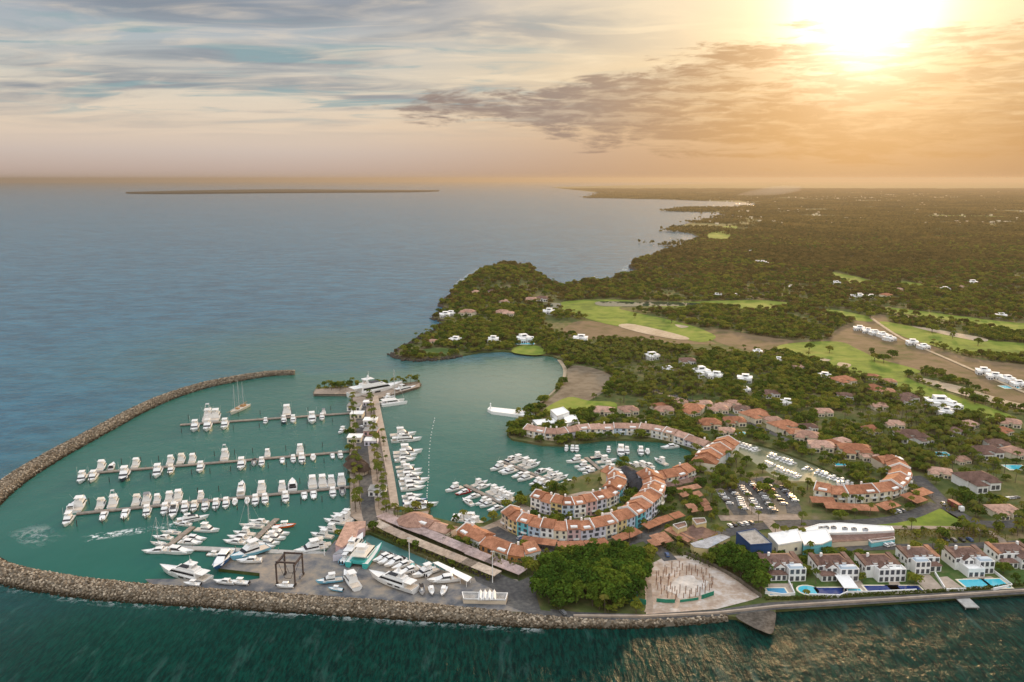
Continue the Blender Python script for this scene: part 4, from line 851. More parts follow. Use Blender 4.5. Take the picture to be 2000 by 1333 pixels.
berth('pontoon with the orange boat', SC1([(1320, 925, 'f', 16), (1290, 965, 's', 14), (1285, 990, 'k', 15), (1275, 1012, 'k', 14), (1390, 905, 'k', 13), (1455, 965, 's', 15), (1430, 988, 's', 15), (1390, 1012, 's', 14), (1400, 1035, 'k', 14), (1370, 1055, 'k', 13)]), ('breakwater side', 'mole side'), 'quay', (0, 680), 2.666)
berth('long basin pontoon', SC1([(35, 575, 's', 15), (70, 600, 'k', 14), (105, 605, 's', 14), (175, 632, 'k', 13), (215, 655, 's', 14), (265, 700, 's', 13), (325, 705, 's', 14), (360, 720, 'k', 12), (110, 515, 'K', 14), (190, 520, 's', 16), (225, 550, 's', 16), (260, 565, 's', 15), (320, 608, 'v', 13), (375, 635, 's', 13), (405, 645, 'k', 12), (435, 665, 's', 13), (465, 680, 's', 12), (495, 690, 'k', 12), (525, 708, 'k', 12)]), ('northern side', 'southern side'), 'outer end', (960, 760), 3.702)
berth('short basin pontoon', SC1([(620, 520, 's', 16), (650, 560, 's', 14), (690, 580, 'k', 14), (715, 605, 's', 13), (775, 490, 'n', 15), (835, 522, 's', 17), (870, 555, 's', 15), (905, 575, 's', 14)]), ('northern side', 'southern side'), 'outer end', (960, 760), 3.702)
berth('southern basin pontoon', SC1([(1260, 930, 's', 15), (1295, 962, 'r', 13), (1350, 998, 'k', 13), (1440, 1035, 's', 13), (1475, 1050, 's', 13), (1520, 1082, 'k', 13), (1365, 915, 's', 14), (1410, 930, 'k', 12), (1470, 965, 's', 15), (1505, 975, 's', 14), (1540, 990, 's', 14), (1580, 1000, 's', 14)]), ('northern side', 'southern side'), 'outer end', (560, 700), 3.702)
PIERS_E = ((737, 784), (774, 1004), 4.6)
berth('beige walkway', SC1([(820, 555, 's', 20), (820, 595, 'm', 23), (830, 685, 's', 21), (815, 710, 's', 17), (810, 738, 'k', 15), (820, 785, 's', 13), (845, 818, 's', 17), (850, 848, 'k', 17), (860, 890, 'm', 20), (865, 912, 'k', 17), (855, 945, 'k', 16), (850, 1000, 'k', 13), (865, 1035, 'u', 15), (895, 1072, 'm', 21), (870, 1098, 's', 15)]), ('east side', 'east side'), 'pier head', (560, 700), 3.702, PIERS_E, 2.0)
# the quays round the basins
def quay(nm, line, boats, org, scale, end, flip):
    boats = [(x, y, k, L * (0.64 if 'canal' in nm else 0.92)) for x, y, k, L in boats]
    berth(nm, SC1(boats), ('water side', 'water side'), end, org, scale, (line[0], line[1], 0.5), 2.2, flip)
quay('quay beside the long pink roof', ((700, 1018), (650, 1062)), [(1755, 868, 's', 15), (1752, 885, 's', 15), (1750, 905, 's', 16), (1715, 945, 's', 14), (1700, 978, 's', 14)], (0, 680), 2.666, 'mole', -1)
quay('quay below the paved terrace', ((870, 1022), (950, 1027)), [(1215, 1150, 'w', 9), (1245, 1140, 'k', 11), (1280, 1148, 's', 12), (1310, 1155, 's', 12), (1335, 1160, 's', 12)], (560, 700), 3.702, 'mole', 1)
quay('quay before the outer arc', ((950, 1026), (1000, 990)), [(1370, 1205, 'k', 11), (1395, 1195, 's', 12), (1420, 1185, 's', 11), (1650, 1050, 'k', 11), (1675, 1035, 's', 11), (1690, 1020, 's', 11)], (560, 700), 3.702, 'mole', 1)
quay('quay of the northern houses', ((1100, 873), (1350, 882)), [(545, 405, 's', 10), (590, 395, 's', 11), (620, 400, 's', 11), (845, 375, 's', 11), (930, 370, 's', 19), (972, 368, 's', 13), (1068, 372, 's', 15), (1115, 375, 'w', 11)], (960, 760), 3.702, 'jetty', -1)
quay('quay below the red roofed row', ((1262, 922), (1340, 906)), [(1150, 620, 's', 14), (1180, 605, 's', 14), (1215, 590, 'k', 13), (1335, 580, 's', 14)], (960, 760), 3.702, 'domed roofs', 1)
quay('far canal bank', ((1440, 862), (1676, 946)), [(930, 10, 's', 12), (965, 25, 's', 13), (995, 35, 's', 13), (1025, 48, 's', 13), (1060, 58, 'k', 13), (1095, 68, 's', 13), (1210, 130, 's', 13), (1245, 142, 's', 13), (1280, 158, 'k', 13), (1310, 178, 's', 12), (1345, 190, 's', 12), (1390, 198, 's', 12), (1415, 205, 'k', 12), (1510, 262, 'v', 13), (1560, 275, 'o', 9), (1650, 295, 's', 12), (1690, 310, 's', 12), (1735, 320, 's', 12), (1770, 338, 'k', 12), (1800, 350, 's', 12), (1840, 362, 'v', 12), (1870, 380, 's', 12), (1910, 405, 's', 11)], (1280, 860), 5.0, 'canal head', -1)
quay('near canal bank', ((1480, 909), (1560, 942)), [(1040, 235, 's', 12), (1065, 245, 's', 12), (1090, 255, 's', 12), (1150, 285, 's', 12), (1180, 298, 's', 11), (1205, 312, 'k', 11), (1230, 330, 's', 11), (1258, 345, 's', 11), (1285, 358, 's', 11), (1315, 370, 'k', 11)], (1280, 860), 5.0, 'canal head', 1)
quay('palm-fringed canal end', ((1632, 952), (1672, 955)), [(1790, 430, 's', 12), (1830, 428, 's', 12), (1880, 425, 'k', 11), (1920, 425, 's', 11)], (1280, 860), 5.0, 'car park', 1)
def free_boat(kind, c, bow, L, label, group=None, z=0.0, beam=1.0):
    p, q = G(*c, z), G(*bow, z); return boat(kind, p, math.atan2(q.y - p.y, q.x - p.x), L, label, group, z, beam)
free_boat('m', (377, 1018), (420, 1010), 17, 'white motor yacht under way ahead of a long white wake')
free_boat('f', (312, 1066), (280, 1060), 12, 'white sailing boat at the outer corner of the grey quay pontoon')
free_boat('k', (304, 1080), (270, 1082), 13, 'white motor cruiser lying along the outer end of the grey quay pontoon')
free_boat('k', (350, 1081), (400, 1086), 17, 'long white cruiser lying along the near edge of the grey quay pontoon')
free_boat('w', (420, 1086), (450, 1088), 8, 'small white launch between the grey pontoon and the yard apron')
free_boat('m', (360, 1127), (310, 1115), 29, 'large white motor yacht with dark hull windows alongside the breakwater quay')
free_boat('s', (607, 1077), (570, 1085), 17, 'cream tinted sport boat in the corner of the yard quay', beam=1.1); free_boat('c', (618, 1071), (580, 1078), 15, 'cream flybridge boat moored outside the cream tinted sport boat')
free_boat('k', (913, 983), (900, 975), 11, 'white cruiser adrift alone beside the southern basin pontoon')
free_boat('k', (1307, 876), (1290, 878), 14, 'white cruiser alone off the east corner of the northern houses')
o = free_boat('w', (558, 1030), (590, 1028), 11, 'slim orange boat on the mole side of the pontoon end'); 
free_boat('m', (736, 768), (800, 756), 52, 'white superyacht berthed inside the pier head, tallest of the marina')
free_boat('m', (792, 764), (840, 752), 24, 'white motor yacht on the outer arm of the pier head, ahead of the superyacht')
free_boat('y', (768, 790), (800, 786), 22, 'white sailing catamaran with a very tall mast under the pier head', beam=1.0); free_boat('s', (757, 779), (740, 790), 12, 'white flybridge boat squeezed between the catamaran and the walkway')
free_boat('s', (668, 845), (660, 850), 12, 'white boat moored alone at the mole wall between two piers')
YZ = 2.1
yard = [('m', (694, 1071), (708, 1052), 24, 'white motor yacht hauled out beside the turquoise catamaran'), ('b', (676, 1092), (684, 1083), 11, 'light blue boat on the hard behind the hauled out yacht'), ('T', (714, 1087), (728, 1070), 23, 'broad turquoise catamaran with cream roof standing on the yard'),
        ('v', (747, 1093), (735, 1098), 12, 'white cruiser in the yard row, beside the turquoise catamaran'), ('q', (757, 1098), (744, 1103), 12, 'white cruiser with grey cover, second in the yard row'), ('v', (771, 1102), (757, 1108), 13, 'white cruiser with black cover, third in the yard row'), ('k', (785, 1108), (770, 1114), 12, 'white low cruiser, fourth in the yard row beside the green awning'),
        ('e', (806, 1112), (806, 1106), 8, 'small boat under a turquoise awning in the yard row'), ('k', (797, 1118), (784, 1122), 12, 'white cruiser lying in front of the boat with turquoise awning'), ('s', (830, 1122), (808, 1130), 14, 'white flybridge boat at the end of the yard row by the white frame shed'), ('w', (842, 1119), (848, 1114), 9, 'small white boat tucked in behind the last flybridge boat of the yard row'),
        ('k', (866, 1136), (850, 1138), 15, 'white cruiser on the hard in front of the white frame shed'), ('w', (878, 1122), (885, 1116), 9, 'small pale boat beside the white frame shed'), ('m', (766, 1141), (718, 1125), 27, 'largest white motor yacht standing on the open yard'), ('s', (685, 1137), (673, 1122), 17, 'white flybridge boat standing alone aslant in the yard'),
        ('L', (643, 1137), (622, 1140), 12, 'light blue flybridge boat on the yard nearest the gantry crane'), ('b', (655, 1153), (645, 1152), 7, 'pale blue dinghy lying by the boulders of the yard'), ('o', (824, 1156), (826, 1168), 9, 'white boat with dark cockpit, first of three by the boulders'), ('w', (843, 1157), (845, 1168), 8, 'white open boat, middle of three by the boulders'), ('w', (866, 1158), (862, 1168), 8.5, 'white open boat, last of three by the boulders'),
        ('u', (434, 1099), (420, 1117), 21, 'white and blue sport cruiser hauled on the apron edge'), ('L', (487, 1084), (470, 1090), 20, 'white and blue flybridge boat hauled at the foot of the pontoon'), ('k', (486, 1098), (470, 1099), 12, 'small white cruiser on the apron below the blue hauled boat'), ('w', (556, 1147), (545, 1147), 8, 'small white boat hanging under the gantry crane'),
        ('k', (437, 1139), (420, 1138), 10, 'white boat on the breakwater quay by the dark slot'), ('w', (467, 1140), (452, 1139), 9, 'smaller white boat on the breakwater quay by the dark slot'), ('w', (375, 1143), (360, 1142), 8, 'white hull lying on the breakwater quay behind the large yacht')]
for k, c, b_, L, lb in yard: free_boat(k, c, b_, L, lb, None, YZ)
for t in o.children:
    if t.name.startswith('hull'):
        me = t.data.copy(); me.materials.clear(); me.materials.append(ORG); t.data = me
# ------------------------------------------------------------------ buildings
def tile_mat(name, c, dark=0.75):
    m = bpy.data.materials.new(name); m.use_nodes = True; m.node_tree.nodes.clear(); N = Nodes(m.node_tree)
    b = N.n.new('ShaderNodeBsdfPrincipled'); N.l.new(b.outputs[0], N.n.new('ShaderNodeOutputMaterial').inputs[0]); b.inputs['Roughness'].default_value = 0.85; b.inputs['Specular IOR Level'].default_value = 0.2
    p = N.n.new('ShaderNodeNewGeometry').outputs['Position']
    f = N.m('ADD', N.m('MULTIPLY', N.noise(p, 0.35, 5.0, 0.65), 0.6), N.m('MULTIPLY', N.noise(p, 2.2, 2.0, 0.6), 0.4))
    rnd = N.n.new('ShaderNodeObjectInfo').outputs['Random']; cc = N.ramp(f, [(0.36, [v * dark * 0.75 for v in c]), (0.5, c), (0.64, [min(1, v * 1.32 + 0.02) for v in c])])
    N.l.new(N.mix(1.0, cc, N.ramp(rnd, [(0, (0.74, 0.70, 0.70)), (0.5, (0.95, 0.95, 0.95)), (1, (1.12, 1.16, 1.2))]), 'MULTIPLY'), b.inputs['Base Color']); return m
TERRA, BROWN, PINKR, THATCH = tile_mat('terracotta roof tiles', (0.37, 0.158, 0.085)), tile_mat('dark brown roof tiles', (0.165, 0.098, 0.078)), tile_mat('faded pink roof tiles', (0.42, 0.255, 0.19)), tile_mat('dark thatch', (0.035, 0.036, 0.042))
BRTH, ORANGE_R, GREYR, FLATR = tile_mat('brown thatch', (0.07, 0.045, 0.032)), tile_mat('orange roof tiles', (0.36, 0.175, 0.105)), tile_mat('grey metal roof', (0.30, 0.31, 0.33)), tile_mat('flat gravel roof', (0.27, 0.26, 0.245))
WH = MT['white_paint']; WIN = mat('dark window', (0.07, 0.076, 0.09), 0.2, spec=0.6)
def paint(n, c): return mat(n, c, 0.8, noise=0.08, nscale=0.3)
PAL = {'white': WH, 'pale blue': paint('pale blue wall', (0.48, 0.58, 0.70)), 'cream': paint('cream wall', (0.74, 0.67, 0.53)), 'pale pink': paint('pale pink wall', (0.62, 0.42, 0.42)), 'yellow': paint('yellow wall', (0.66, 0.53, 0.27)), 'turquoise': paint('turquoise wall', (0.14, 0.48, 0.56)),
       'lilac': paint('lilac wall', (0.62, 0.60, 0.68)), 'sand': paint('sand wall', (0.62, 0.52, 0.40)), 'deep blue': paint('deep blue wall', (0.012, 0.055, 0.17)), 'orange': paint('orange wall', (0.62, 0.27, 0.10))}
def clear_pts(pts, margin=0.0):
    c = sum((Vector((p[0], p[1])) for p in pts), Vector((0, 0))) / len(pts); CLEAR.append([tuple(c + (Vector((p[0], p[1])) - c) * (1 + margin)) for p in pts])
MESH = {}
def window(parent, x, y, z, w, h, axis='x', m=None):          # a window proud of its wall: surround and dark pane
    if 'win' not in MESH:
        a = MB(); a.box(-0.5, 0.5, -0.04, 0.04, 0, 1); MESH['win'] = bpy.data.meshes.new('window'); MESH['win'].from_pydata(a.v, [], a.f); MESH['win'].materials.append(WIN)
    o = bpy.data.objects.new('window', MESH['win']); COL.objects.link(o); o.parent = parent; o.location = (x, y, z); o.scale = (w, 1, h)
    if axis == 'y': o.rotation_euler = (0, 0, math.pi / 2)
    return o
def terrace(where, line, depth, eave, seg, colours, roofm, end, floors=3, rise=0.24, seed=0, skip=(), roofword='red tile roof', parapet=True, wins=True):
    rr = random.Random(seed); pts = [Vector((p[0], p[1])) for p in smooth_line([(*G(x, y)[:2],) for x, y in line], 8)]
    L = [0]
    for a, b in zip(pts, pts[1:]): L.append(L[-1] + (b - a).length)
    n = max(1, round(L[-1] / seg))
    at = lambda t: Vector((np.interp(t, L, [p.x for p in pts]), np.interp(t, L, [p.y for p in pts])))
    J = [at(L[-1] * i / n) for i in range(n + 1)]
    nor = []
    for i in range(n + 1):
        d = (J[min(i + 1, n)] - J[max(i - 1, 0)]).normalized(); nor.append(Vector((-d.y, d.x)))
    for i in range(n):
        p0, p1 = J[i], J[i + 1]; u = (p1 - p0); Wd = u.length; u /= Wd; v = Vector((-u.y, u.x))
        loc = lambda q: ((q - p0).dot(u), (q - p0).dot(v))
        b0, b1 = loc(p0 + nor[i] * depth), loc(p1 + nor[i + 1] * depth)
        CLEAR.append([tuple(p0 - nor[i] * 2.5), tuple(p1 - nor[i + 1] * 2.5), tuple(p1 + nor[i + 1] * (depth + 1)), tuple(p0 + nor[i] * (depth + 1))])
        if i in skip: continue
        col = colours[i % len(colours)]; e = eave + rr.choice((-0.7, 0, 0, 0.6)); g = 0.03
        r_ = root('terraced_house', f'{col} house with {roofword}, {ORD[i]} from {end}, {where}', 'house', (p0.x, p0.y, 1.5), math.atan2(u.y, u.x), 'joined houses of the ' + where)
        foot = [(g, 0), (Wd - g, 0), (b1[0] - g, b1[1]), (b0[0] + g, b0[1])]; w = MB(); w.prism(foot, -0.3, e); w.build('wall', PAL[col], r_)
        mid0, mid1 = ((foot[0][0] + foot[3][0]) / 2, depth / 2), ((foot[1][0] + foot[2][0]) / 2, depth / 2); o = 0.5; hgt = depth * rise; rf = MB()
        A, B, Cc, D = (foot[0][0], -o, e), (foot[1][0], -o, e), (foot[2][0], foot[2][1] + o, e), (foot[3][0], foot[3][1] + o, e); R0, R1 = (*mid0, e + hgt), (*mid1, e + hgt); up = lambda q: (q[0], q[1], q[2] + 0.22)
        rf.add([A, B, Cc, D, up(A), up(B), up(Cc), up(D), up(R0), up(R1)], [(3, 2, 1, 0), (0, 1, 5, 4), (2, 3, 7, 6), (4, 5, 9, 8), (6, 7, 8, 9), (1, 2, 6, 9, 5), (3, 0, 4, 8, 7)]); rfo = rf.build('roof', roofm, r_)
        if rr.random() < 0.55: c = MB(); c.box(Wd * 0.3, Wd * 0.3 + 0.9, depth * 0.62, depth * 0.62 + 0.9, e + 0.5, e + hgt + 1.1); c.build('chimney', WH, rfo)
        if parapet and i % 2 == 0:
            pw = MB(); pw.add([(-0.16, -0.6, e - 0.3), (0.16, -0.6, e - 0.3), (0.16, depth + .4, e - 0.3), (-0.16, depth + .4, e - 0.3), (-0.16, -0.6, e + 0.75), (0.16, -0.6, e + 0.75), (0.16, depth + .4, e + 0.75), (-0.16, depth + .4, e + 0.75), (-0.16, depth / 2, e + hgt + 0.75), (0.16, depth / 2, e + hgt + 0.75)],
                            [(3, 2, 1, 0), (0, 1, 5, 4), (2, 3, 7, 6), (4, 5, 9, 8), (8, 9, 6, 7), (1, 2, 6, 9, 5), (3, 0, 4, 8, 7)]); pw.build('parapet', WH, r_)
        if rr.random() < 0.4 and depth > 8: t = MB(); t.box(Wd * 0.25, Wd * 0.75, 0.2, 3.4, e - 0.2, e + 1.3); t.build('roof_terrace', WH, r_)
        if wins:
            fh = e / floors
            for f in range(floors):
                k = 2 if Wd > 6 else 1
                for c in range(k):
                    ww = rr.choice((1.1, 1.4, 2.2)); window(r_, Wd * (c + 0.5) / k + rr.uniform(-0.3, 0.3), -0.03, f * fh + 0.55, ww, min(fh - 1.0, rr.choice((1.5, 1.9))))
            if floors > 1:
                b = MB(); x0 = Wd * rr.choice((0.12, 0.45)); b.box(x0, x0 + Wd * 0.42, -1.2, -0.02, fh - 0.12, fh + 0.02); b.box(x0, x0 + Wd * 0.42, -1.2, -1.1, fh + 0.02, fh + 0.95); b.build('balcony', WH if col != 'white' else PAL['cream'], r_)
PASTEL = ['cream', 'yellow', 'turquoise', 'pale blue', 'white', 'cream', 'pale pink', 'lilac', 'white', 'pale blue', 'cream', 'sand', 'yellow', 'pale pink', 'white']
terrace('outer pastel arc', [(980, 1028), (1000, 1042), (1030, 1052), (1065, 1060), (1100, 1063), (1140, 1062), (1180, 1056), (1216, 1046), (1240, 1035)], 10.5, 7.8, 7.0, ['sand', 'yellow', 'turquoise', 'pale blue', 'white', 'cream', 'pale pink', 'lilac', 'lilac', 'cream', 'yellow', 'pale blue', 'white'], TERRA, 'water end', seed=1)
terrace('east pastel arc', [(1243, 1034), (1262, 1024), (1280, 1008), (1294, 990), (1298, 972), (1290, 955), (1280, 945)], 12, 8.4, 7.5, ['turquoise', 'pale blue', 'lilac', 'white', 'cream', 'pale pink'], TERRA, 'turquoise end', seed=2)
terrace('inner pastel arc', [(1036, 996), (1062, 1004), (1095, 1013), (1130, 1012), (1165, 1006), (1195, 996), (1214, 980), (1222, 960), (1214, 945), (1196, 937)], 10, 7.6, 7.0, ['white', 'lilac', 'yellow', 'pale blue', 'white', 'pale pink', 'lilac', 'cream', 'white', 'turquoise', 'pale blue', 'cream'], TERRA, 'water end', seed=3)
terrace('northern shore row', [(1022, 852), (1050, 858), (1085, 862), (1120, 857), (1160, 852), (1210, 850), (1260, 853), (1305, 862), (1340, 872), (1375, 884)], 10, 5.0, 9.0, ['cream', 'white', 'sand', 'white', 'lilac', 'white', 'cream', 'white', 'pale blue', 'white'], PINKR, 'jetty end', 2, seed=4, roofword='faded roof')
terrace('domed corner row', [(1400, 876), (1382, 890), (1364, 903), (1350, 918)], 15, 6.5, 8.5, ['white', 'cream', 'pale blue', 'white'], TERRA, 'shore end', 2, seed=5)
terrace('red roofed row', [(1276, 950), (1305, 948), (1335, 942), (1358, 932)], 12, 4.6, 9.0, ['pale pink', 'cream'], TERRA, 'pavilion end', 2, seed=6)
terrace('inland curved terrace', [(1588, 975), (1625, 982), (1660, 984), (1700, 982), (1735, 978), (1760, 970), (1776, 955), (1778, 938), (1765, 920), (1738, 907), (1700, 908)], 12, 5.6, 9.0, ['cream', 'sand', 'white', 'cream'], TERRA, 'canal end', 2, seed=7)
terrace('low orange row', [(893, 1052), (930, 1072), (975, 1090), (1018, 1101), (1056, 1092)], 11, 3.8, 9.0, ['orange', 'white', 'orange', 'cream'], TERRA, 'mole end', 1, seed=8)
terrace('pink roofed shops', [(806, 1034), (840, 1046), (872, 1056)], 9, 3.4, 10, ['pale pink', 'cream'], PINKR, 'mole end', 1, seed=9, roofword='pink roof', parapet=False)

def on_roof(name, label, cat, roof, z, wallm, roofm, group=None, border=True, wins=0, base=1.5, open_=False):
    """a flat roofed building whose roof outline was surveyed at its own height"""
    f = [G(x, y, z) for x, y in roof]; c = sum(f, Vector()) / len(f); r_ = root(name, label, cat, (c.x, c.y, base), 0, group); P = ccw([Vector((p.x - c.x, p.y - c.y)) for p in f]); P = [(p[0], p[1]) for p in P]; clear_pts([(p.x, p.y) for p in f], 0.06)
    h = z - base
    if not open_: w = MB(); w.prism(P, -0.3, h - 0.02); w.build('wall', wallm, r_)
    t = MB(); t.prism([(x * 0.97, y * 0.97) for x, y in P] if border else [(x * 1.02, y * 1.02) for x, y in P], h, h + 0.18); t.build('roof', roofm, r_)
    if open_:
        b = MB(); [b.tube((x * 0.92, y * 0.92, -0.2), (x * 0.92, y * 0.92, h), 0.14) for x, y in P]; b.build('post', wallm, r_)
    elif border:
        b = MB(); n = len(P)
        for i in range(n):
            a, q = Vector(P[i]), Vector(P[(i + 1) % n]); b.hexa([(*a, h - .4), (*q, h - .4), (*(q * 0.965), h - .4), (*(a * 0.965), h - .4), (*a, h + .55), (*q, h + .55), (*(q * 0.965), h + .55), (*(a * 0.965), h + .55)])
        b.build('parapet', WH if wallm is not PAL['deep blue'] else wallm, r_)
    if wins:
        n = len(P)
        for i in range(n):
            a, q = Vector(P[i]), Vector(P[(i + 1) % n]); d = q - a; nrm = Vector((d.y, -d.x)).normalized()
            if nrm.y < 0.3 and d.length > 4:
                for k in range(int(d.length / wins)):
                    m_ = a + d * ((k + 0.5) / int(d.length / wins)) + nrm * 0.04; o = window(r_, m_.x, m_.y, h * 0.35, 1.5, min(1.6, h * 0.4)); o.rotation_euler = (0, 0, math.atan2(d.y, d.x))
    return r_
on_roof('theatre_building', 'deep blue windowless block with flat grey roof', 'building', [(1438, 1041), (1475, 1034), (1508, 1063), (1466, 1066)], 10, PAL['deep blue'], FLATR)
r_ = on_roof('club_building', 'cream block with sunken grey roof beside the blue block', 'building', [(1500, 1044), (1558, 1035), (1567, 1058), (1520, 1066)], 8, PAL['cream'], WH, wins=5)
on_roof('club_building', 'turquoise fronted white building beside the cream block', 'building', [(1560, 1039), (1614, 1034), (1625, 1056), (1606, 1064), (1570, 1066)], 7, PAL['turquoise'], WH, wins=6)
on_roof('club_building', 'long low white roofed building with rooftop machines', 'building', [(1562, 1036), (1600, 1025), (1640, 1023), (1742, 1030), (1747, 1038), (1690, 1041), (1620, 1043)], 5.0, WH, WH)
on_roof('club_building', 'brown roofed building behind the turquoise wall', 'building', [(1618, 1043), (1746, 1041), (1746, 1053), (1625, 1060)], 4.2, PAL['sand'], BROWN, border=False)
on_roof('garage_building', 'small turquoise walled garage beside two parked cars', 'garage', [(1696, 1056), (1746, 1050), (1748, 1054), (1702, 1061)], 4.0, PAL['turquoise'], GREYR)
for k, (x, y) in enumerate([(1604, 1032), (1614, 1031), (1628, 1031), (1650, 1033), (1668, 1034), (1690, 1035), (1430, 1018)][:6]):
    p = G(x, y + 1.5, 5.2); r_ = root('air_conditioner', f'rooftop air conditioner on the long white roof, {ORD[k]} from the blue block', 'air conditioner', (p.x, p.y, 5.2), 0, 'rooftop machines'); b = MB(); b.box(-1.2, 1.2, -0.8, 0.8, 0, 1.1); b.build('casing', GREYR, r_); b = MB(); b.tube((0, 0, 1.1), (0, 0, 1.25), 0.6, 0.6, 12); b.build('fan', BLK, r_)
on_roof('warehouse', 'yellow walled hall with long grey metal roof', 'building', [(1349, 1062), (1408, 1044), (1426, 1050), (1382, 1072), (1356, 1069)], 6, PAL['yellow'], GREYR, border=False, wins=7)
on_roof('warehouse', 'broad dark brown roofed hall between yellow towers', 'building', [(1328, 1042), (1356, 1024), (1402, 1041), (1362, 1061)], 5, PAL['yellow'], BROWN, border=False, wins=6)
on_roof('warehouse', 'yellow walled block on the corner of the brown hall', 'building', [(1314, 1026), (1338, 1020), (1342, 1028), (1324, 1034)], 7.5, PAL['yellow'], BROWN)
on_roof('warehouse', 'yellow walled block behind the brown hall by the car park', 'building', [(1352, 1014), (1376, 1013), (1380, 1021), (1360, 1025)], 7, PAL['yellow'], BROWN)
on_roof('boat_shed', 'long pink roofed boat shed on the quay', 'shed', [(676, 1021), (714, 1019), (712, 1031), (700, 1036), (690, 1056), (668, 1070), (655, 1064)], 6, PAL['pale pink'], PINKR, border=False)
on_roof('boat_shed', 'grey roofed lower end of the quay sheds', 'shed', [(666, 1072), (688, 1058), (678, 1080), (650, 1084)], 5, PAL['lilac'], GREYR, border=False)
on_roof('open_shed', 'white frame shed with pale roof at the end of the teal basin', 'shed', [(846, 1100), (856, 1098), (921, 1128), (913, 1137), (900, 1130)], 4.5, WH, WH, border=False, open_=True)
on_roof('office_building', 'white flat roofed office beside the low orange row', 'building', [(928, 1048), (950, 1045), (958, 1053), (940, 1058)], 5, WH, WH, wins=4)
on_roof('store_building', 'low white walled store beside the shore boulders', 'building', [(902, 1158), (992, 1160), (988, 1173), (905, 1171)], 3.6, PAL['sand'], FLATR)
for k in range(4):
    p = G(938 + 9 * k, 1165, 3.8); r_ = root('tent', f'white ridge tent on the low store, {ORD[k]} from the yard', 'tent', (p.x, p.y, 3.8), 0, 'white tents on the store'); b = MB(); b.add([(-0.9, -3.4, 0), (0.9, -3.4, 0), (0.9, 3.4, 0), (-0.9, 3.4, 0), (0, -3.4, 1.5), (0, 3.4, 1.5)], [(3, 2, 1, 0), (0, 1, 4), (2, 3, 5), (1, 2, 5, 4), (3, 0, 4, 5)]); b.build('canvas', WH, r_); b = MB(); b.tube((0, -3.5, 0), (0, -3.5, 1.6), 0.08); b.tube((0, 3.5, 0), (0, 3.5, 1.6), 0.08); b.build('pole', ALU, r_)
# open white villa by the jetty
for k, (pts, z, w) in enumerate([([(1075, 802), (1100, 796), (1112, 806), (1088, 814)], 9, 'upper white cube of the stepped villa by the jetty'), ([(1040, 822), (1080, 818), (1092, 826), (1050, 832)], 5, 'lower white wing of the stepped villa by the jetty'), ([(1100, 812), (1124, 812), (1130, 824), (1104, 828)], 6.5, 'side wing of the stepped white villa behind the shore row')]):
    on_roof('white_villa', w, 'villa', pts, z, WH, WH, wins=3.5)
def pavilion(c, r, z0, h, sides, roofm, label, post=True, name='pavilion', loc_z=1.5):
    p = G(*c); r_ = root(name, label, 'pavilion', (p.x, p.y, loc_z)); CLEAR.append([(p.x + r * math.cos(a), p.y + r * math.sin(a)) for a in np.linspace(0, 6.28, 9)[:-1]])
    b = MB(); ring = [(r * math.cos(6.2832 * i / sides), r * math.sin(6.2832 * i / sides), z0) for i in range(sides)]; ring2 = [(x * 0.55, y * 0.55, z0 + h * 0.62) for x, y, z in ring]
    b.add(ring + ring2 + [(0, 0, z0 + h)], [tuple(range(sides - 1, -1, -1))] + [(i, (i + 1) % sides, (i + 1) % sides + sides, i + sides) for i in range(sides)] + [(i + sides, (i + 1) % sides + sides, 2 * sides) for i in range(sides)]); b.build('roof', roofm, r_)
    b = MB(); [b.tube((x * 0.9, y * 0.9, -0.2), (x * 0.9, y * 0.9, z0), 0.16) for x, y, z in ring]; b.build('post', BARK, r_); b = MB(); b.prism([(x * 0.6, y * 0.6) for x, y, z in ring], -0.2, z0 - 0.05); b.build('wall', PAL['sand'], r_)
pavilion((1221, 940), 10, 3.5, 6.5, 8, THATCH, 'largest dark domed pavilion roof beside the basin'); pavilion((1238, 945), 9, 3.2, 5.5, 8, THATCH, 'second dark domed pavilion, between the largest and the houses'); pavilion((1252, 958), 7.5, 3.0, 5, 8, THATCH, 'smallest dark domed pavilion above the east pastel arc')
pavilion((812, 1028), 10, 3.4, 4.0, 10, PINKR, 'round pink roofed pavilion at the foot of the mole')
pavilion((696, 918), 8.5, 3.2, 5.5, 6, BRTH, 'dark brown thatched pavilion on the mole'); pavilion((706, 926), 6.5, 3.0, 5, 6, BRTH, 'smaller brown thatched pavilion beside the mole road'); pavilion((690, 906), 5.5, 3.0, 4, 6, BRTH, 'brown thatched hut at the water edge of the mole')
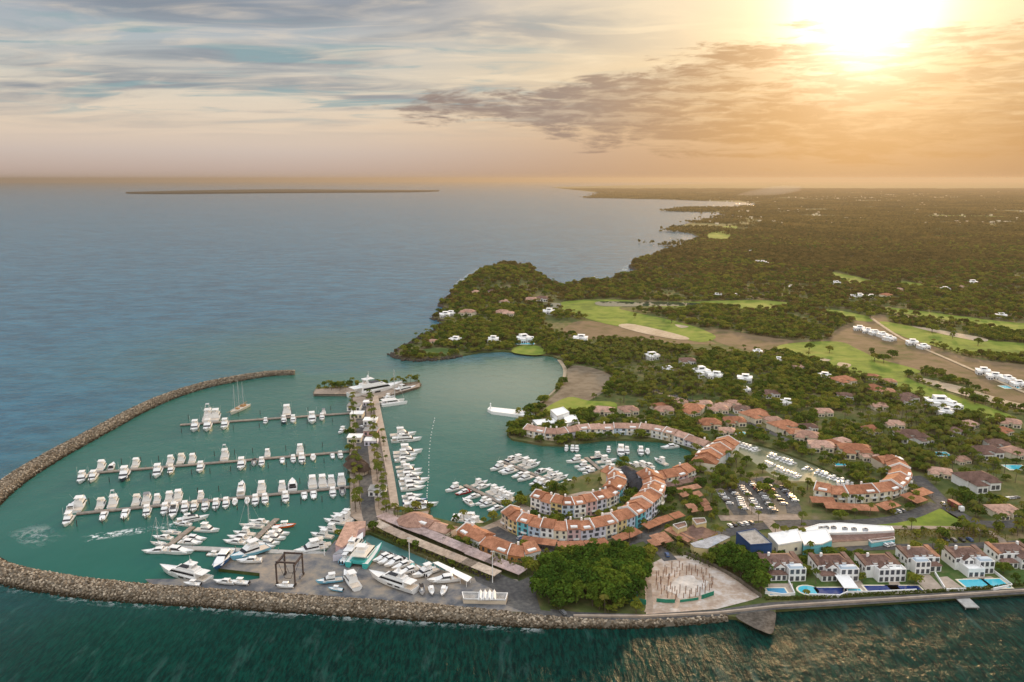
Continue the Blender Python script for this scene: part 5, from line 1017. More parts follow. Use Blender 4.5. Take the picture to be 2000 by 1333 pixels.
for k, (x, y, w, z, m_, lb) in enumerate([(693, 800, 13, 4.5, WH, 'white flat roofed kiosk nearest the pier head on the mole'), (698, 815, 12, 4, PAL['cream'], 'cream kiosk with roof beams on the mole'), (724, 828, 12, 4.2, WH, 'white kiosk east of the mole road, outermost'), (725, 848, 12, 4, PAL['pale pink'], 'pale pink kiosk east of the mole road'), (694, 862, 12, 4.4, PAL['cream'], 'cream flat roofed kiosk by the west edge of the mole'),
        (726, 868, 11, 4.2, PAL['lilac'], 'lilac kiosk in the middle of the mole'), (738, 965, 12, 4.2, WH, 'white flat roofed kiosk nearest the foot of the mole'), (719, 792, 9, 3.8, PAL['lilac'], 'small lilac kiosk beside the superyacht stern')]):
    w *= 0.8; z *= 0.85; p = G(x, y); f = [(p.x - w / 2, p.y - w * 0.45), (p.x + w / 2, p.y - w * 0.45), (p.x + w / 2, p.y + w * 0.45), (p.x - w / 2, p.y + w * 0.45)]; clear_pts(f, 0.1)
    r_ = root('kiosk', lb, 'kiosk', (p.x, p.y, 1.55)); b = MB(); b.box(-w / 2, w / 2, -w * .45, w * .45, -0.2, z); b.build('wall', m_, r_); b = MB(); b.box(-w * .53, w * .53, -w * .48, w * .48, z, z + 0.3); b.build('roof', WH if k % 3 else FLATR, r_); [window(r_, i * w / 3.2, -w * .45 - 0.03, 0.6, w / 6, 1.9) for i in (-1, 0, 1)]
b = MB(); 
# carports
def carport(c, ang_to, L, Wd, m_, label, group, z=2.9, tilt=0.35):
    p, q = G(*c), G(*ang_to); a = math.atan2(q.y - p.y, q.x - p.x); r_ = root('carport', label, 'carport', (p.x, p.y, 1.5), a, group)
    co, si = math.cos(a), math.sin(a); clear_pts([(p.x + x * co - y * si, p.y + x * si + y * co) for x, y in ((-L / 2, -Wd / 2), (L / 2, -Wd / 2), (L / 2, Wd / 2), (-L / 2, Wd / 2))], 0.1)
    b = MB(); b.hexa([(-L / 2, -Wd / 2, z), (L / 2, -Wd / 2, z), (L / 2, Wd / 2, z + tilt), (-L / 2, Wd / 2, z + tilt), (-L / 2, -Wd / 2, z + .16), (L / 2, -Wd / 2, z + .16), (L / 2, Wd / 2, z + tilt + .16), (-L / 2, Wd / 2, z + tilt + .16)]); b.build('roof', m_, r_)
    for x in (-L / 2 + .4, 0, L / 2 - .4):
        for y in (-Wd / 2 + .4, Wd / 2 - .4): b = MB(); b.tube((x, y, -0.1), (x, y, z + 0.05), 0.11, n=5); b.build('post', BARK, r_)
C3 = lambda pts: [(560 + x / 4, 960 + y / 4) for x, y in pts]
MAUVE = tile_mat('mauve carport roof', (0.36, 0.27, 0.25)); BEIGE = tile_mat('beige carport roof', (0.42, 0.34, 0.27))
row1 = C3([(785, 245), (865, 280), (990, 330), (1140, 385), (1280, 445), (1400, 495), (1530, 555), (1710, 625)]); row2 = C3([(745, 310), (840, 358), (935, 402), (1040, 448), (1180, 505), (1340, 570), (1515, 640)])
for nm, row, m_, ls in (('inner line', row1, MAUVE, (13, 14, 20, 22, 16, 16, 22, 26)), ('hedge line', row2, BEIGE, (15, 16, 15, 17, 24, 26, 26))):
    for i, c in enumerate(row):
        q = row[i + 1] if i + 1 < len(row) else (2 * c[0] - row[i - 1][0], 2 * c[1] - row[i - 1][1]); carport(c, q, ls[i] * 0.8, 6.5 if nm[0] == 'i' else 5.5, m_, f'{"mauve" if nm[0] == "i" else "beige"} flat carport, {ORD[i]} from the mole in the {nm} of carports', 'carports along the basin')
arc = [(1043, 1062), (1073, 1066), (1104, 1070), (1126, 1070), (1160, 1067), (1174, 1065), (1212, 1056), (1236, 1047), (1272, 1030), (1297, 1020), (1322, 1012)]
for i, c in enumerate(arc):
    q = arc[i + 1] if i + 1 < len(arc) else (2 * c[0] - arc[i - 1][0], 2 * c[1] - arc[i - 1][1]); carport((c[0], c[1] + 6), (q[0], q[1] + 6), (15, 8, 9, 9, 11, 8, 10, 11, 12, 11, 9)[i] * 0.85, 5.2, TERRA, f'red tiled carport, {ORD[i]} from the orange row along the outer arc', 'red carports of the outer arc', tilt=0.9)
for i, (x, y, qx, qy, L, m_) in enumerate([(1302, 958, 1310, 957, 10, BROWN), (1318, 955, 1330, 953, 9, BROWN), (1340, 950, 1350, 948, 10, BROWN), (1360, 946, 1370, 943, 10, BROWN), (1345, 964, 1360, 961, 18, ORANGE_R), (1336, 977, 1345, 985, 7, ORANGE_R), (1352, 1003, 1360, 1012, 13, ORANGE_R), (1362, 976, 1370, 984, 9, ORANGE_R), (1374, 992, 1380, 1000, 10, ORANGE_R), (1380, 1004, 1384, 1010, 8, ORANGE_R),
        (1326, 1056, 1345, 1066, 20, ORANGE_R), (1284, 1064, 1292, 1071, 11, ORANGE_R), (1298, 1062, 1306, 1070, 13, ORANGE_R), (1277, 1072, 1284, 1080, 9, ORANGE_R)]):
    carport((x, y), (qx, qy), L * 0.85, 4.6, m_, f'{"brown" if m_ is BROWN else "orange"} tiled shelter, {ORD[i]} of those between the east arc and car park', 'tiled shelters by the east arc', tilt=0.8)
for i, (x, y, L) in enumerate([(1606, 988, 13), (1626, 999, 9), (1654, 1001, 10), (1690, 1003, 12), (1734, 998, 13), (1776, 981, 9), (1790, 986, 10), (1800, 972, 11)]):
    carport((x, y), (x + 10, y + (0.5 if i < 4 else -3)), L, 7, TERRA, f'red tiled carport, {ORD[i]} from the canal along the inland terrace', 'red carports of the inland terrace', tilt=0.9)
# seafront villas
CLEAR.append([(p.x, p.y) for p in GP([(1436, 1064), (1625, 1062), (1628, 1086), (1500, 1093), (1470, 1100), (1452, 1090)])])
def pool(c, w, d, label, m_, rot=0.0, z=1.66, round_=False):
    p = G(*c); r_ = root('swimming_pool', label, 'pool', (p.x, p.y, z), rot); n = 14
    sh = [(w / 2 * math.cos(6.2832 * i / n), d / 2 * math.sin(6.2832 * i / n)) for i in range(n)] if round_ else [(-w / 2, -d / 2), (w / 2, -d / 2), (w / 2, d / 2), (-w / 2, d / 2)]
    b = MB(); b.prism([(x * (1 + 1.6 / w), y * (1 + 1.6 / d)) for x, y in sh], -0.2, 0.12); b.build('rim', PAL['cream'], r_); b = MB(); b.prism(sh, 0.05, 0.14); b.build('water', m_, r_); clear_pts([(p.x + x, p.y + y) for x, y in sh], 0.5)
POOLC, POOLB, POOLD = mat('turquoise pool water', (0.06, 0.47, 0.60), 0.08, spec=0.5), mat('blue pool water', (0.03, 0.26, 0.48), 0.08, spec=0.5), mat('deep blue tiled pool', (0.012, 0.035, 0.17), 0.08, spec=0.5)
def villa(x0, x1, yf, label, wings, seed, roofm=BROWN, mirror=False, depth=15, h=6.0):
    rr = random.Random(seed); a, b_ = G(x0, yf), G(x1, yf - (x1 - x0) * 0.03); Wd = (b_ - a).length; ang = math.atan2(b_.y - a.y, b_.x - a.x)
    r_ = root('seafront_villa', label, 'villa', (a.x, a.y, 1.6), ang, 'white seafront villas'); M_ = (lambda x: Wd - x) if mirror else (lambda x: x)
    def bx(b, xa, xb, y0, y1, z0, z1): xa, xb = sorted((M_(xa), M_(xb))); b.box(xa, xb, y0, y1, z0, z1)
    co, si = math.cos(ang), math.sin(ang); CLEAR.append([(a.x + x * co - y * si, a.y + x * si + y * co) for x, y in ((-0.5, -14), (Wd + .5, -14), (Wd + .5, depth + 1), (-0.5, depth + 1))])
    wl = MB(); bx(wl, 0.4, Wd - 0.4, 4.0, depth, -0.3, h)
    for (xa, xb, y0, hh, kind) in wings: bx(wl, xa * Wd, xb * Wd, y0, 4.03, -0.3, hh)
    wl.build('wall', WH, r_)
    rf = MB(); xa, xb = sorted((M_(2.6), M_(Wd - 2.2))); rf.hip(xa, xb, 5.0, depth - 0.4, h + 0.02, 2.3, 0.5, ridge=3.8); ro = rf.build('roof', roofm, r_)
    c = MB(); bx(c, Wd * 0.22, Wd * 0.22 + 1.0, depth - 5, depth - 4, h + 1, h + 3.0); c.build('chimney', WH, ro)
    for xa, xb, zz in ((0.1, 2.3, h - 0.5), (Wd - 2.3, Wd - 0.1, h - 0.5)):     # lean-to roof strips down both flanks
        s = MB(); xa, xb = sorted((M_(xa), M_(xb))); s.hexa([(xa, 4.1, zz), (xb, 4.1, zz), (xb, depth - 0.2, zz + .9), (xa, depth - 0.2, zz + .9), (xa, 4.1, zz + .75), (xb, 4.1, zz + .75), (xb, depth - 0.2, zz + 1.65), (xa, depth - 0.2, zz + 1.65)]); s.build('side_roof', roofm if rr.random() < 0.6 else ORANGE_R, r_)
    for (xa, xb, y0, hh, kind) in wings:
        xa, xb = sorted((M_(xa * Wd), M_(xb * Wd)))
        if kind == 'hip': s = MB(); s.hip(xa, xb, y0, 5.0, hh + 0.02, 1.4, 0.4); s.build('wing_roof', roofm, r_)
        elif kind == 'gable':
            s = MB(); m_ = (xa + xb) / 2; s.add([(xa - .3, y0 - .4, hh), (xb + .3, y0 - .4, hh), (m_, y0 - .4, hh + 2.1), (xa - .3, 6, hh), (xb + .3, 6, hh), (m_, 6, hh + 2.1)], [(0, 1, 2), (5, 4, 3), (1, 4, 5, 2), (3, 0, 2, 5), (0, 3, 4, 1)]); s.build('wing_roof', roofm, r_); f_ = MB(); f_.add([(xa, y0 - .46, hh - .02), (xb, y0 - .46, hh - .02), (m_, y0 - .46, hh + 1.75)], [(0, 1, 2)]); f_.add([(xa, y0 - .43, hh - .02), (xb, y0 - .43, hh - .02), (m_, y0 - .43, hh + 1.75)], [(2, 1, 0)]); f_.build('gable', WH, r_)
        else:
            s = MB()
            for p, q in (((xa, y0), (xb, y0 + .22)), ((xa, y0 + .22), (xa + .22, 4.0)), ((xb - .22, y0 + .22), (xb, 4.0))): s.box(p[0], q[0], p[1], q[1], hh, hh + 0.95)
            s.build('terrace_rail', WH, r_)
            if kind == 'glass': s = MB(); s.block(xa + .5, xb - .5, y0 + 0.9, 3.9, hh + 0.05, hh + 1.5, 0.6, 0.6, 0.5); s.build('glass_roof', mat('pale glass roof', (0.45, 0.55, 0.65), 0.15, spec=0.6), r_)
        n = max(2, int((xb - xa) / 2.3))
        for f in range(2 if hh > 5 else 1):
            for i in range(n): window(r_, xa + (xb - xa) * (i + .5) / n, y0 - 0.03, 0.35 + f * 3.3, (xb - xa) / n * 0.62, 2.1)
    for i in range(5): window(r_, Wd * (i + .5) / 5, 3.97, h - 2.2, 1.7, 1.7)
    for i in range(3): window(r_, 0.37, 5.5 + i * 3, 2.9, 1.2, 1.5, 'y')
    for x in (Wd * 0.3, Wd * 0.52, Wd * 0.72):
        d = MB(); d.box(x - 0.9, x + 0.9, 4.6, 6.8, h, h + 1.05); dm = d.build('dormer', WH, r_); g_ = MB(); g_.box(x - 1.05, x + 1.05, 4.45, 6.9, h + 1.05, h + 1.2); g_.build('dormer_roof', roofm, dm)
V = [(1497, 1574, 1137, [(0.12, 0.52, 0.5, 2.9, 'hip'), (0.55, 0.98, -0.5, 5.2, 'glass'), (0.25, 0.52, 2.6, 5.4, 'gable')], 'white villa with brown roof nearest the building site, oval pool in front', False),
     (1602, 1677, 1138, [(0.05, 0.45, 0.5, 2.8, 'hip'), (0.5, 0.99, -0.2, 5.1, 'glass'), (0.2, 0.5, 2.4, 5.5, 'gable')], 'white villa with brown roof and white canopy beside a dark blue pool', False),
     (1696, 1768, 1138, [(0.25, 0.99, -0.4, 5.2, 'flat'), (0.35, 0.6, 2.4, 5.5, 'gable')], 'white villa with long blue pool split by a paved path', False),
     (1779, 1845, 1122, [(0.10, 0.55, -0.4, 5.2, 'glass'), (0.6, 0.95, 1.5, 2.8, 'hip')], 'white villa with tall open loggia and bare paved terraces', False),
     (1873, 1940, 1122, [(0.12, 0.6, -3.5, 3.4, 'flat'), (0.55, 0.99, -0.5, 5.2, 'glass'), (0.2, 0.5, 2.4, 5.5, 'gable')], 'white villa with flat porch and two turquoise pools', False),
     (1958, 2030, 1114, [(0.1, 0.5, 0, 5.1, 'gable'), (0.55, 0.95, 1, 2.9, 'hip')], 'cream villa half cut off at the photo edge', True)]
for i, (x0, x1, yf, wg, lb, mi) in enumerate(V): villa(x0, x1, yf, lb, wg, 30 + i, mirror=mi, depth=15)
pool((1518, 1157), 8, 6, 'blue square pool behind the first seafront villa wall', POOLB); pool((1579, 1154), 9, 8, 'oval turquoise pool beside the first seafront villa', POOLC, round_=True)
pool((1624, 1156), 14, 6, 'dark blue pool below the second seafront villa', POOLD); pool((1665, 1156), 8, 4, 'small pale pool beside the second villa path', POOLC)
pool((1725, 1152), 15, 6, 'long royal blue pool, the half nearer the building site', POOLD); pool((1768, 1151), 14, 5, 'long royal blue pool, the half away from the building site', POOLD)
pool((1905, 1141), 12, 7, 'turquoise rectangular pool of the fifth seafront villa', POOLC, 0.05); pool((1945, 1141), 9, 8, 'turquoise pool beside the garden wall of the fifth villa', POOLC, 0.05)
for i, pts in enumerate([[(1494, 1160), (1528, 1165), (1552, 1163), (1540, 1138)], [(1655, 1132), (1655, 1160), (1700, 1160)], [(1580, 1165), (1640, 1167), (1655, 1160)], [(1826, 1122), (1845, 1152)], [(1848, 1155), (1886, 1154)], [(1940, 1118), (1976, 1146), (1940, 1154)], [(1698, 1160), (1790, 1156)]]):
    wall('garden_wall', pts, 1.6, 1.3, 0.4, WH, 'low white garden wall ' + ('round the first seafront villa pool terrace', 'beside the canopy of the second seafront villa', 'below the dark blue pool', 'beside the bare terraces of the fourth villa', 'at the foot of the fourth villa garden', 'closing the last pool garden', 'along the long royal blue pool')[i], 'garden wall')
for pts in ([(1500, 1140), (1548, 1140), (1552, 1162), (1502, 1164)], [(1656, 1132), (1680, 1134), (1698, 1158), (1660, 1162)], [(1735, 1136), (1755, 1136), (1768, 1156), (1742, 1158)], [(1779, 1124), (1815, 1122), (1845, 1152), (1810, 1156)], [(1832, 1128), (1850, 1126), (1886, 1152), (1852, 1154)], [(1880, 1130), (1935, 1126), (1974, 1146), (1890, 1150)]): sheet('terrace_ground', pts, 1.66, MT['walk'])
r_ = root('canopy', 'white awning between the second villa and its pool', 'awning', G(1651, 1146)); b = MB(); b.hexa([(-3.2, -6, 2.4), (3.2, -6, 2.4), (3.2, 6, 3.2), (-3.2, 6, 3.2), (-3.2, -6, 2.55), (3.2, -6, 2.55), (3.2, 6, 3.35), (-3.2, 6, 3.35)]); b.build('roof', WH, r_); b = MB(); [b.tube((x, y, 0), (x, y, 2.5), 0.1) for x in (-3, 3) for y in (-5.8, 5.8)]; b.build('post', WH, r_)
b = MB(); p = G(1886, 1180, 0); b.box(p.x - 3, p.x + 3, p.y - 5, p.y + 3.5, 0.9, 1.3); [b.tube((p.x + x, p.y - 4.6, -1.5), (p.x + x, p.y - 4.6, 0.9), 0.18) for x in (-2.6, 2.6)]; props(b.build('landing_stage', MT['dock_grey']), 'small square landing stage below the sea wall', 'landing stage')
# villas in the woods
def wood_villa(kind, seed):
    rr = random.Random(seed); r_ = root('house', '', 'house'); rm, wm = {'r': (TERRA, PAL['cream']), 'p': (PINKR, PAL['cream']), 'w': (FLATR, WH), 'b': (BROWN, PAL['white']), 'o': (ORANGE_R, PAL['cream'])}[kind]
    w, d = rr.uniform(15, 18), rr.uniform(8.5, 10.5); h = 4.2 if kind != 'w' else 5.0
    b = MB(); b.box(-w / 2, w / 2, 0, d, -0.3, h); b.box(-w * .42, -w * .08, -5.5, 0.02, -0.3, h - .5); b.box(w * .12, w * .46, -3, 0.02, -0.3, h - .4); b.build('wall', wm, r_)
    f = MB()
    if kind == 'w':
        f.box(-w / 2 - .3, w / 2 + .3, -0.3, d + .3, h, h + .3); f.box(-w * .44, -w * .06, -5.7, -.35, h - .48, h - .2); ro = f.build('roof', WH, r_); f = MB(); f.box(-w * .2, w * .3, d * .3, d * .9, h + .3, h + 2.8); f.build('upper_floor', WH, r_)
        window(r_, w * .05, d * .3 - .03, h + .8, w * .3, 1.5)
    else: f.hip(-w / 2, w / 2, 0, d, h, 2.4); f.hip(-w * .42, -w * .08, -5.5, d * .4, h - .5, 1.7); f.hip(w * .12, w * .46, -3, d * .4, h - .4, 1.5); f.build('roof', rm, r_)
    for x, y in ((-w * .33, -5.53), (-w * .17, -5.53), (0, -.03), (w * .22, -3.03), (w * .36, -3.03)): window(r_, x, y, 0.5, 1.8, 2.0)
    return r_
HP = {k: [wood_villa(k, s) for s in range(2)] for k in 'rpwbo'}
fresh = {id(o): o for k in HP for o in HP[k]}
CW = {'r': 'red roofed', 'p': 'faded pink roofed', 'w': 'white flat roofed', 'b': 'brown roofed', 'o': 'orange roofed'}
O3 = lambda s: [(1200 + x / 2.5, 500 + y / 2.5, k, c) for x, y, k, c in s]; O2 = lambda s: [(740 + x / 3.3333, 460 + y / 3.3333, k, c) for x, y, k, c in s]
ZN = [('gardens above the beach', 'beach', O3([(190, 505, 'w', 1.1), (360, 530, 'b', 1.2), (265, 565, 'w', .8), (430, 590, 'w', 1.4), (490, 600, 'w', 1.0), (635, 618, 'w', 1.1), (640, 665, 'w', .7), (765, 690, 'b', 1.1), (840, 730, 'w', .8), (700, 480, 'w', .8), (800, 520, 'w', .8), (905, 555, 'p', .9), (1020, 600, 'w', .9)])),
      ('gardens behind the northern row', 'jetty', [(1176, 811, 'p', 1.2)] + O3([(75, 775, 'p', 1.2), (245, 772, 'p', 1.1), (380, 768, 'r', 1.3), (440, 740, 'p', 1.0), (510, 768, 'p', 1.1), (580, 742, 'p', 1.1), (470, 842, 'r', 1.3), (590, 830, 'r', 1.2), (700, 807, 'r', 1.5)])),
      ('gardens along the canal', 'canal head', O3([(840, 857, 'r', 1.4), (935, 905, 'p', 1.3), (1010, 952, 'p', 1.2), (1180, 982, 'r', 1.5)]) + [(1627, 877, 'r', 1.1), (1698, 898, 'p', 1.0)]),
      ('planted slope behind the canal', 'beach', [(x, y, k, .95) for x, y, k in ((1292, 800, 'r'), (1330, 792, 'p'), (1352, 812, 'r'), (1412, 800, 'p'), (1448, 806, 'b'), (1484, 812, 'r'), (1512, 828, 'p'), (1382, 836, 'r'), (1420, 850, 'p'), (1552, 852, 'r'), (1580, 842, 'b'), (1648, 870, 'p'))]),
      ('woods below the long fairway', 'beach', [(x, y, k, 1.0) for x, y, k in ((1652, 780, 'b'), (1700, 742, 'r'), (1738, 752, 'o'), (1718, 800, 'p'), (1764, 790, 'b'), (1748, 836, 'p'), (1846, 812, 'w'), (1862, 850, 'b'), (1896, 836, 'p'), (1962, 850, 'r'), (1836, 932, 'p'), (1708, 846, 'r'), (1610, 812, 'p'))]),
      ('gardens beside the central fairway', 'beach', O3([(1130, 632, 'r', 1.5), (1270, 668, 'r', 1.3), (1330, 678, 'o', 1.0), (1440, 712, 'b', 1.3), (1590, 742, 'w', 1.4), (1670, 752, 'w', 1.0), (1930, 835, 'p', 1.1)])),
      ('woods at the eastern edge', 'canal', [(1780, 862, 'b', 1.4), (1806, 866, 'b', 1.0), (1932, 893, 'b', 1.3), (1951, 878, 'b', 1.2), (1986, 893, 'p', 1.2), (1917, 955, 'b', 1.7), (1965, 1010, 'p', 1.1), (1880, 905, 'p', .8)]),
      ('white rows beside the far fairways', 'pond', O3([(1195, 365, 'w', 0.96), (1235, 378, 'w', 0.96), (1275, 388, 'w', 0.96), (1315, 398, 'w', 0.96), (1352, 415, 'w', 0.96), (1455, 437, 'w', 1.04), (1515, 455, 'w', 0.88), (1800, 580, 'w', 1.04), (1855, 603, 'w', 0.96), (1930, 618, 'w', 0.96), (1975, 640, 'w', 0.88)])),
      ('woods beyond the golf course', 'sea', O3([(500, 200, 'w', 0.93), (530, 200, 'w', 0.93), (595, 203, 'w', 0.93), (720, 40, 'w', 1.24), (150, 130, 'w', 0.81), (860, 158, 'w', 0.81), (1090, 142, 'w', 1.12), (1160, 208, 'w', 0.93), (1200, 203, 'w', 0.99), (1255, 208, 'w', 0.99), (1335, 203, 'r', 1.24), (1390, 172, 'p', 0.99), (1560, 168, 'r', 1.24), (1620, 172, 'w', 1.12), (1690, 162, 'p', 1.24), (1750, 142, 'w', 1.36), (1890, 302, 'w', 0.99), (660, 210, 'p', 0.87)]) + [(1467, 496, 'w', 1.36), (1478, 516, 'w', 1.24), (1492, 518, 'w', 1.24)]),
      ('headland gardens', 'rocky tip', O2([(350, 705, 'p', .9), (490, 700, 'w', 1.1), (740, 697, 'w', 1.1), (950, 697, 'w', 1.4), (990, 690, 'w', .8), (1310, 692, 'w', 1.2), (570, 520, 'p', 1.5), (430, 535, 'w', 1.2), (460, 522, 'w', 1.0), (800, 520, 'p', 1.4), (840, 525, 'p', 1.2), (1100, 515, 'w', 1.3), (990, 435, 'p', 1.4), (1060, 430, 'b', 1.5), (620, 385, 'p', 1.3), (730, 380, 'b', 1.1), (820, 445, 'p', 1.2)]))]
cc_ = sum((Vector(p) for p in canal), Vector((0, 0))) / len(canal); CLEAR.append([tuple(cc_ + (Vector(p) - cc_) * 1.12 + Vector((0, -7))) for p in canal])
for zone, frm, lst in ZN:
    for i, (x, y, k, s) in enumerate(sorted(lst)):
        s *= 0.76
        p = G(x, y); lb = f'{CW[k]} house in the {zone}, {ORD[i]} from the {frm}'; pr = HP[k][i % 2]; gz = float(1.5 + 16.0 * max(0, 1 - ((p.x - G(985, 548).x) / 70) ** 2 - ((p.y - G(985, 548).y) / 190) ** 2) ** 1.5)
        rz = random.uniform(-0.5, 0.5); CLEAR.append([(p.x + 9 * s * math.cos(a), p.y - 6 + 13 * s * math.sin(a)) for a in np.linspace(0, 6.28, 13)[:-1]])
        if id(pr) in fresh: fresh.pop(id(pr)); pr.location = (p.x, p.y, gz); pr.rotation_euler = (0, 0, rz); pr.scale = (s, s, min(s, 1.3)); pr['label'] = lb; pr['group'] = 'houses in the ' + zone
        else: copy_tree(pr, (p.x, p.y, gz), rz, (s, s, min(s, 1.3)), lb, 'houses in the ' + zone)
for i, (x, y, w, d, lb) in enumerate([(1024, 672, 22, 8, 'pale pool terrace behind the headland lawn'), (966, 668, 12, 6, 'small pool at the headland white house'), (1832, 888, 14, 8, 'bright turquoise pool in the eastern woods'), (1984, 914, 12, 8, 'turquoise pool at the photo edge below brown houses'), (1972, 757, 14, 9, 'turquoise pool beside the far white row'), (1446, 847, 7, 5, 'small pale pool at the head of the canal'), (1642, 908, 8, 5, 'pale pool by the canal bank houses'), (1497, 786, 9, 6, 'pale blue pool among the garden houses')]): pool((x, y), w, d, lb, POOLC, z=1.7)
for o in fresh.values():
    for ch in list(o.children): bpy.data.objects.remove(ch)
    bpy.data.objects.remove(o)
# the town on the plain, too far to count
b = MB(); 
for k in range(900):
    x = random.gauss(1750, 120) if k % 3 else random.uniform(1380, 2100); y = random.gauss(386, 4.0) if k % 3 else random.uniform(372, 440); y = max(371, y); p = G(x, y); s = random.uniform(3, 7); b.box(p.x - s, p.x + s, p.y - s, p.y + s, -0.2 + 1.5, 1.5 + random.uniform(5, 10))
props(b.build('town', PAL['cream']), kind='stuff')
# ------------------------------------------------------------------ boatyard gantry, poles, building site, cars, hedges
STEEL = mat('dark rusty steel', (0.07, 0.05, 0.045), 0.7, noise=0.3, nscale=1.0)
p = G(567, 1134); r_ = root('gantry_crane', 'dark steel boat lift gantry straddling the slot in the yard', 'crane', (p.x, p.y, 1.62), R(-6))
for x in (-4.2, 4.2):
    for y in (-5, 5):
        b = MB(); b.box(x - .3, x + .3, y - .3, y + .3, 1.0, 10.2); lg = b.build('leg', STEEL, r_); b = MB(); [b.tube((x - .25, y + k, 0.6), (x + .25, y + k, 0.6), 0.6, n=12) for k in (-0.7, 0.7)]; b.box(x - .2, x + .2, y - 1.0, y + 1.0, 0.75, 1.0); b.build('wheel', BLK, lg)
    b = MB(); b.box(x - .35, x + .35, -5.4, 5.4, 9.6, 10.4); b.build('side_beam', STEEL, r_)
for y in (-4.2, 5.0): b = MB(); b.box(-4.5, 4.5, y - .3, y + .3, 10.4, 11.1); b.build('cross_beam', STEEL, r_)
for y in (-2.5, 2.5): b = MB(); [b.tube((x, y, 9.6), (x * 0.35, y, 2.2), 0.09, n=5) for x in (-4.1, 4.1)]; b.tube((-1.5, y, 2.2), (1.5, y, 2.2), 0.12, n=5); b.build('sling', BLK, r_)
b = MB(); b.box(4.55, 5.5, -1.2, 1.2, 1.2, 3.0); b.build('cab', GREYR, r_)
for c, h, lb in (((800, 1103), 13, 'white lighting mast behind the yard boats'), ((962, 1139), 15, 'white lighting mast at the yard entrance'), ((634, 1086), 7, 'short white post at the corner of the yard quay')):
    p = G(*c); r_ = root('light_mast', lb, 'mast', (p.x, p.y, 1.6)); b = MB(); b.tube((0, 0, 0), (0, 0, h), 0.28 if h < 10 else 0.2, 0.12, 8); b.build('pole', WH, r_); b = MB(); b.box(-0.9, 0.9, -0.2, 0.2, h, h + 0.35); b.build('lamp_head', ALU, r_)
# building site: rings of bare reinforced columns on a pale slab
sheet('site_ground', smooth_line([(1300, 1152), (1312, 1140), (1325, 1128), (1352, 1124), (1362, 1133), (1384, 1136), (1376, 1150), (1388, 1160), (1350, 1166), (1328, 1170), (1318, 1160)], 4, True), 1.70, mat('fresh pale slab', (0.50, 0.46, 0.42), 0.9, noise=0.35, nscale=0.25))
COLM = mat('rusty column', (0.30, 0.17, 0.11), 0.9, noise=0.3, nscale=1.0); n = 0; cc = None
for rx, ry, m_, a0, a1 in ((50, 27, 26, 0, 6.28), (36, 19, 18, 0.2, 6.4), (60, 34, 10, 1.8, 4.6)):
    for i in range(m_):
        a = a0 + (a1 - a0) * i / m_; p = G(1340 + rx * math.cos(a) + random.uniform(-2, 2), 1142 - ry * math.sin(a) + random.uniform(-1, 1)); hh = random.uniform(2.2, 4.4)
        if cc is None:
            cc = root('column', '', 'column', (p.x, p.y, 1.66)); b = MB(); b.box(-.15, .15, -.15, .15, 0, 0.8); b.build('shaft', COLM, cc); b = MB(); [b.tube((x, y, .8), (x * 1.1, y * 1.1, 1.0), 0.05, n=4) for x in (-.16, .16) for y in (-.16, .16)]; b.build('rebar', STEEL, cc); o = cc
        else: o = copy_tree(cc, (p.x, p.y, 1.66))
        o.scale = (1, 1, hh); props(o, 'bare unfinished column on the round building site', 'column', 'columns of the building site')
NET = mat('green site netting', (0.02, 0.20, 0.13), 0.8, noise=0.3, nscale=0.5)
wall('site_fence', [(1220, 1172), (1242, 1178), (1262, 1182)], 1.6, 2.4, 0.15, NET, 'green netting fence beside the rounded grove', 'fence'); wall('site_fence', [(1282, 1176), (1300, 1178), (1318, 1178)], 1.6, 1.7, 0.15, NET, 'sagging green netting fence beside the site path', 'fence'); wall('site_fence', [(1328, 1177), (1352, 1174), (1364, 1172)], 1.6, 1.2, 0.15, NET, 'low green netting between the two taller site fences', 'fence'); wall('site_fence', [(1370, 1171), (1382, 1167), (1394, 1163)], 1.6, 2.0, 0.15, NET, 'dark green netting at the road end of the building site', 'fence')
r_ = root('site_cabin', 'green covered cabin behind the netting beside the grove', 'cabin', G(1231, 1168)); b = MB(); b.box(-3, 3, -1.5, 1.5, 0, 2.6); b.build('wall', NET, r_); b = MB(); b.box(-3.2, 3.2, -1.7, 1.7, 2.6, 2.75); b.build('roof', GREYR, r_)
sheet('site_path', [(1262, 1140), (1272, 1140), (1276, 1190), (1280, 1196), (1258, 1196), (1264, 1180)], 1.72, MT['paving'])
# cars
def car(colm):
    r_ = root('car', '', 'car'); b = MB(); b.block(-2.2, 2.2, -0.88, 0.88, 0.32, 0.95, 0.08, 0.05, 0.06); b.block(-1.7, 0.95, -0.76, 0.76, 1.38, 1.46, 0.1, 0.1, 0.05); [b.tube((x, y - .1, 0.33), (x, y + .1, 0.33), 0.33, n=8, mi=1) for x in (-1.35, 1.35) for y in (-0.8, 0.8)]; b.build('body', [colm, BLK], r_); b = MB(); b.block(-2.0, 1.5, -0.82, 0.82, 0.95, 1.38, 0.7, 0.35, 0.12); b.build('windows', WIN, r_); return r_
CARS = {n: car(mat(n + ' car paint', c, 0.3, spec=0.5)) for n, c in (('white', (0.75, 0.75, 0.75)), ('silver', (0.42, 0.43, 0.45)), ('black', (0.02, 0.02, 0.022)), ('grey', (0.14, 0.145, 0.15)), ('red', (0.30, 0.03, 0.03)), ('blue', (0.04, 0.09, 0.22)))}
unused = dict(CARS)
def put_car(colr, p, a, label, group=None):
    s = 0.95
    if colr in unused: o = unused.pop(colr); o.location = p; o.rotation_euler = (0, 0, a); o['label'] = label
    else: o = copy_tree(CARS[colr], p, a, None, label)
    o.scale = (s, s, s); o['group'] = group or 'parked cars'
O5 = lambda pts: [(1280 + x / 5, 860 + y / 5) for x, y in pts]
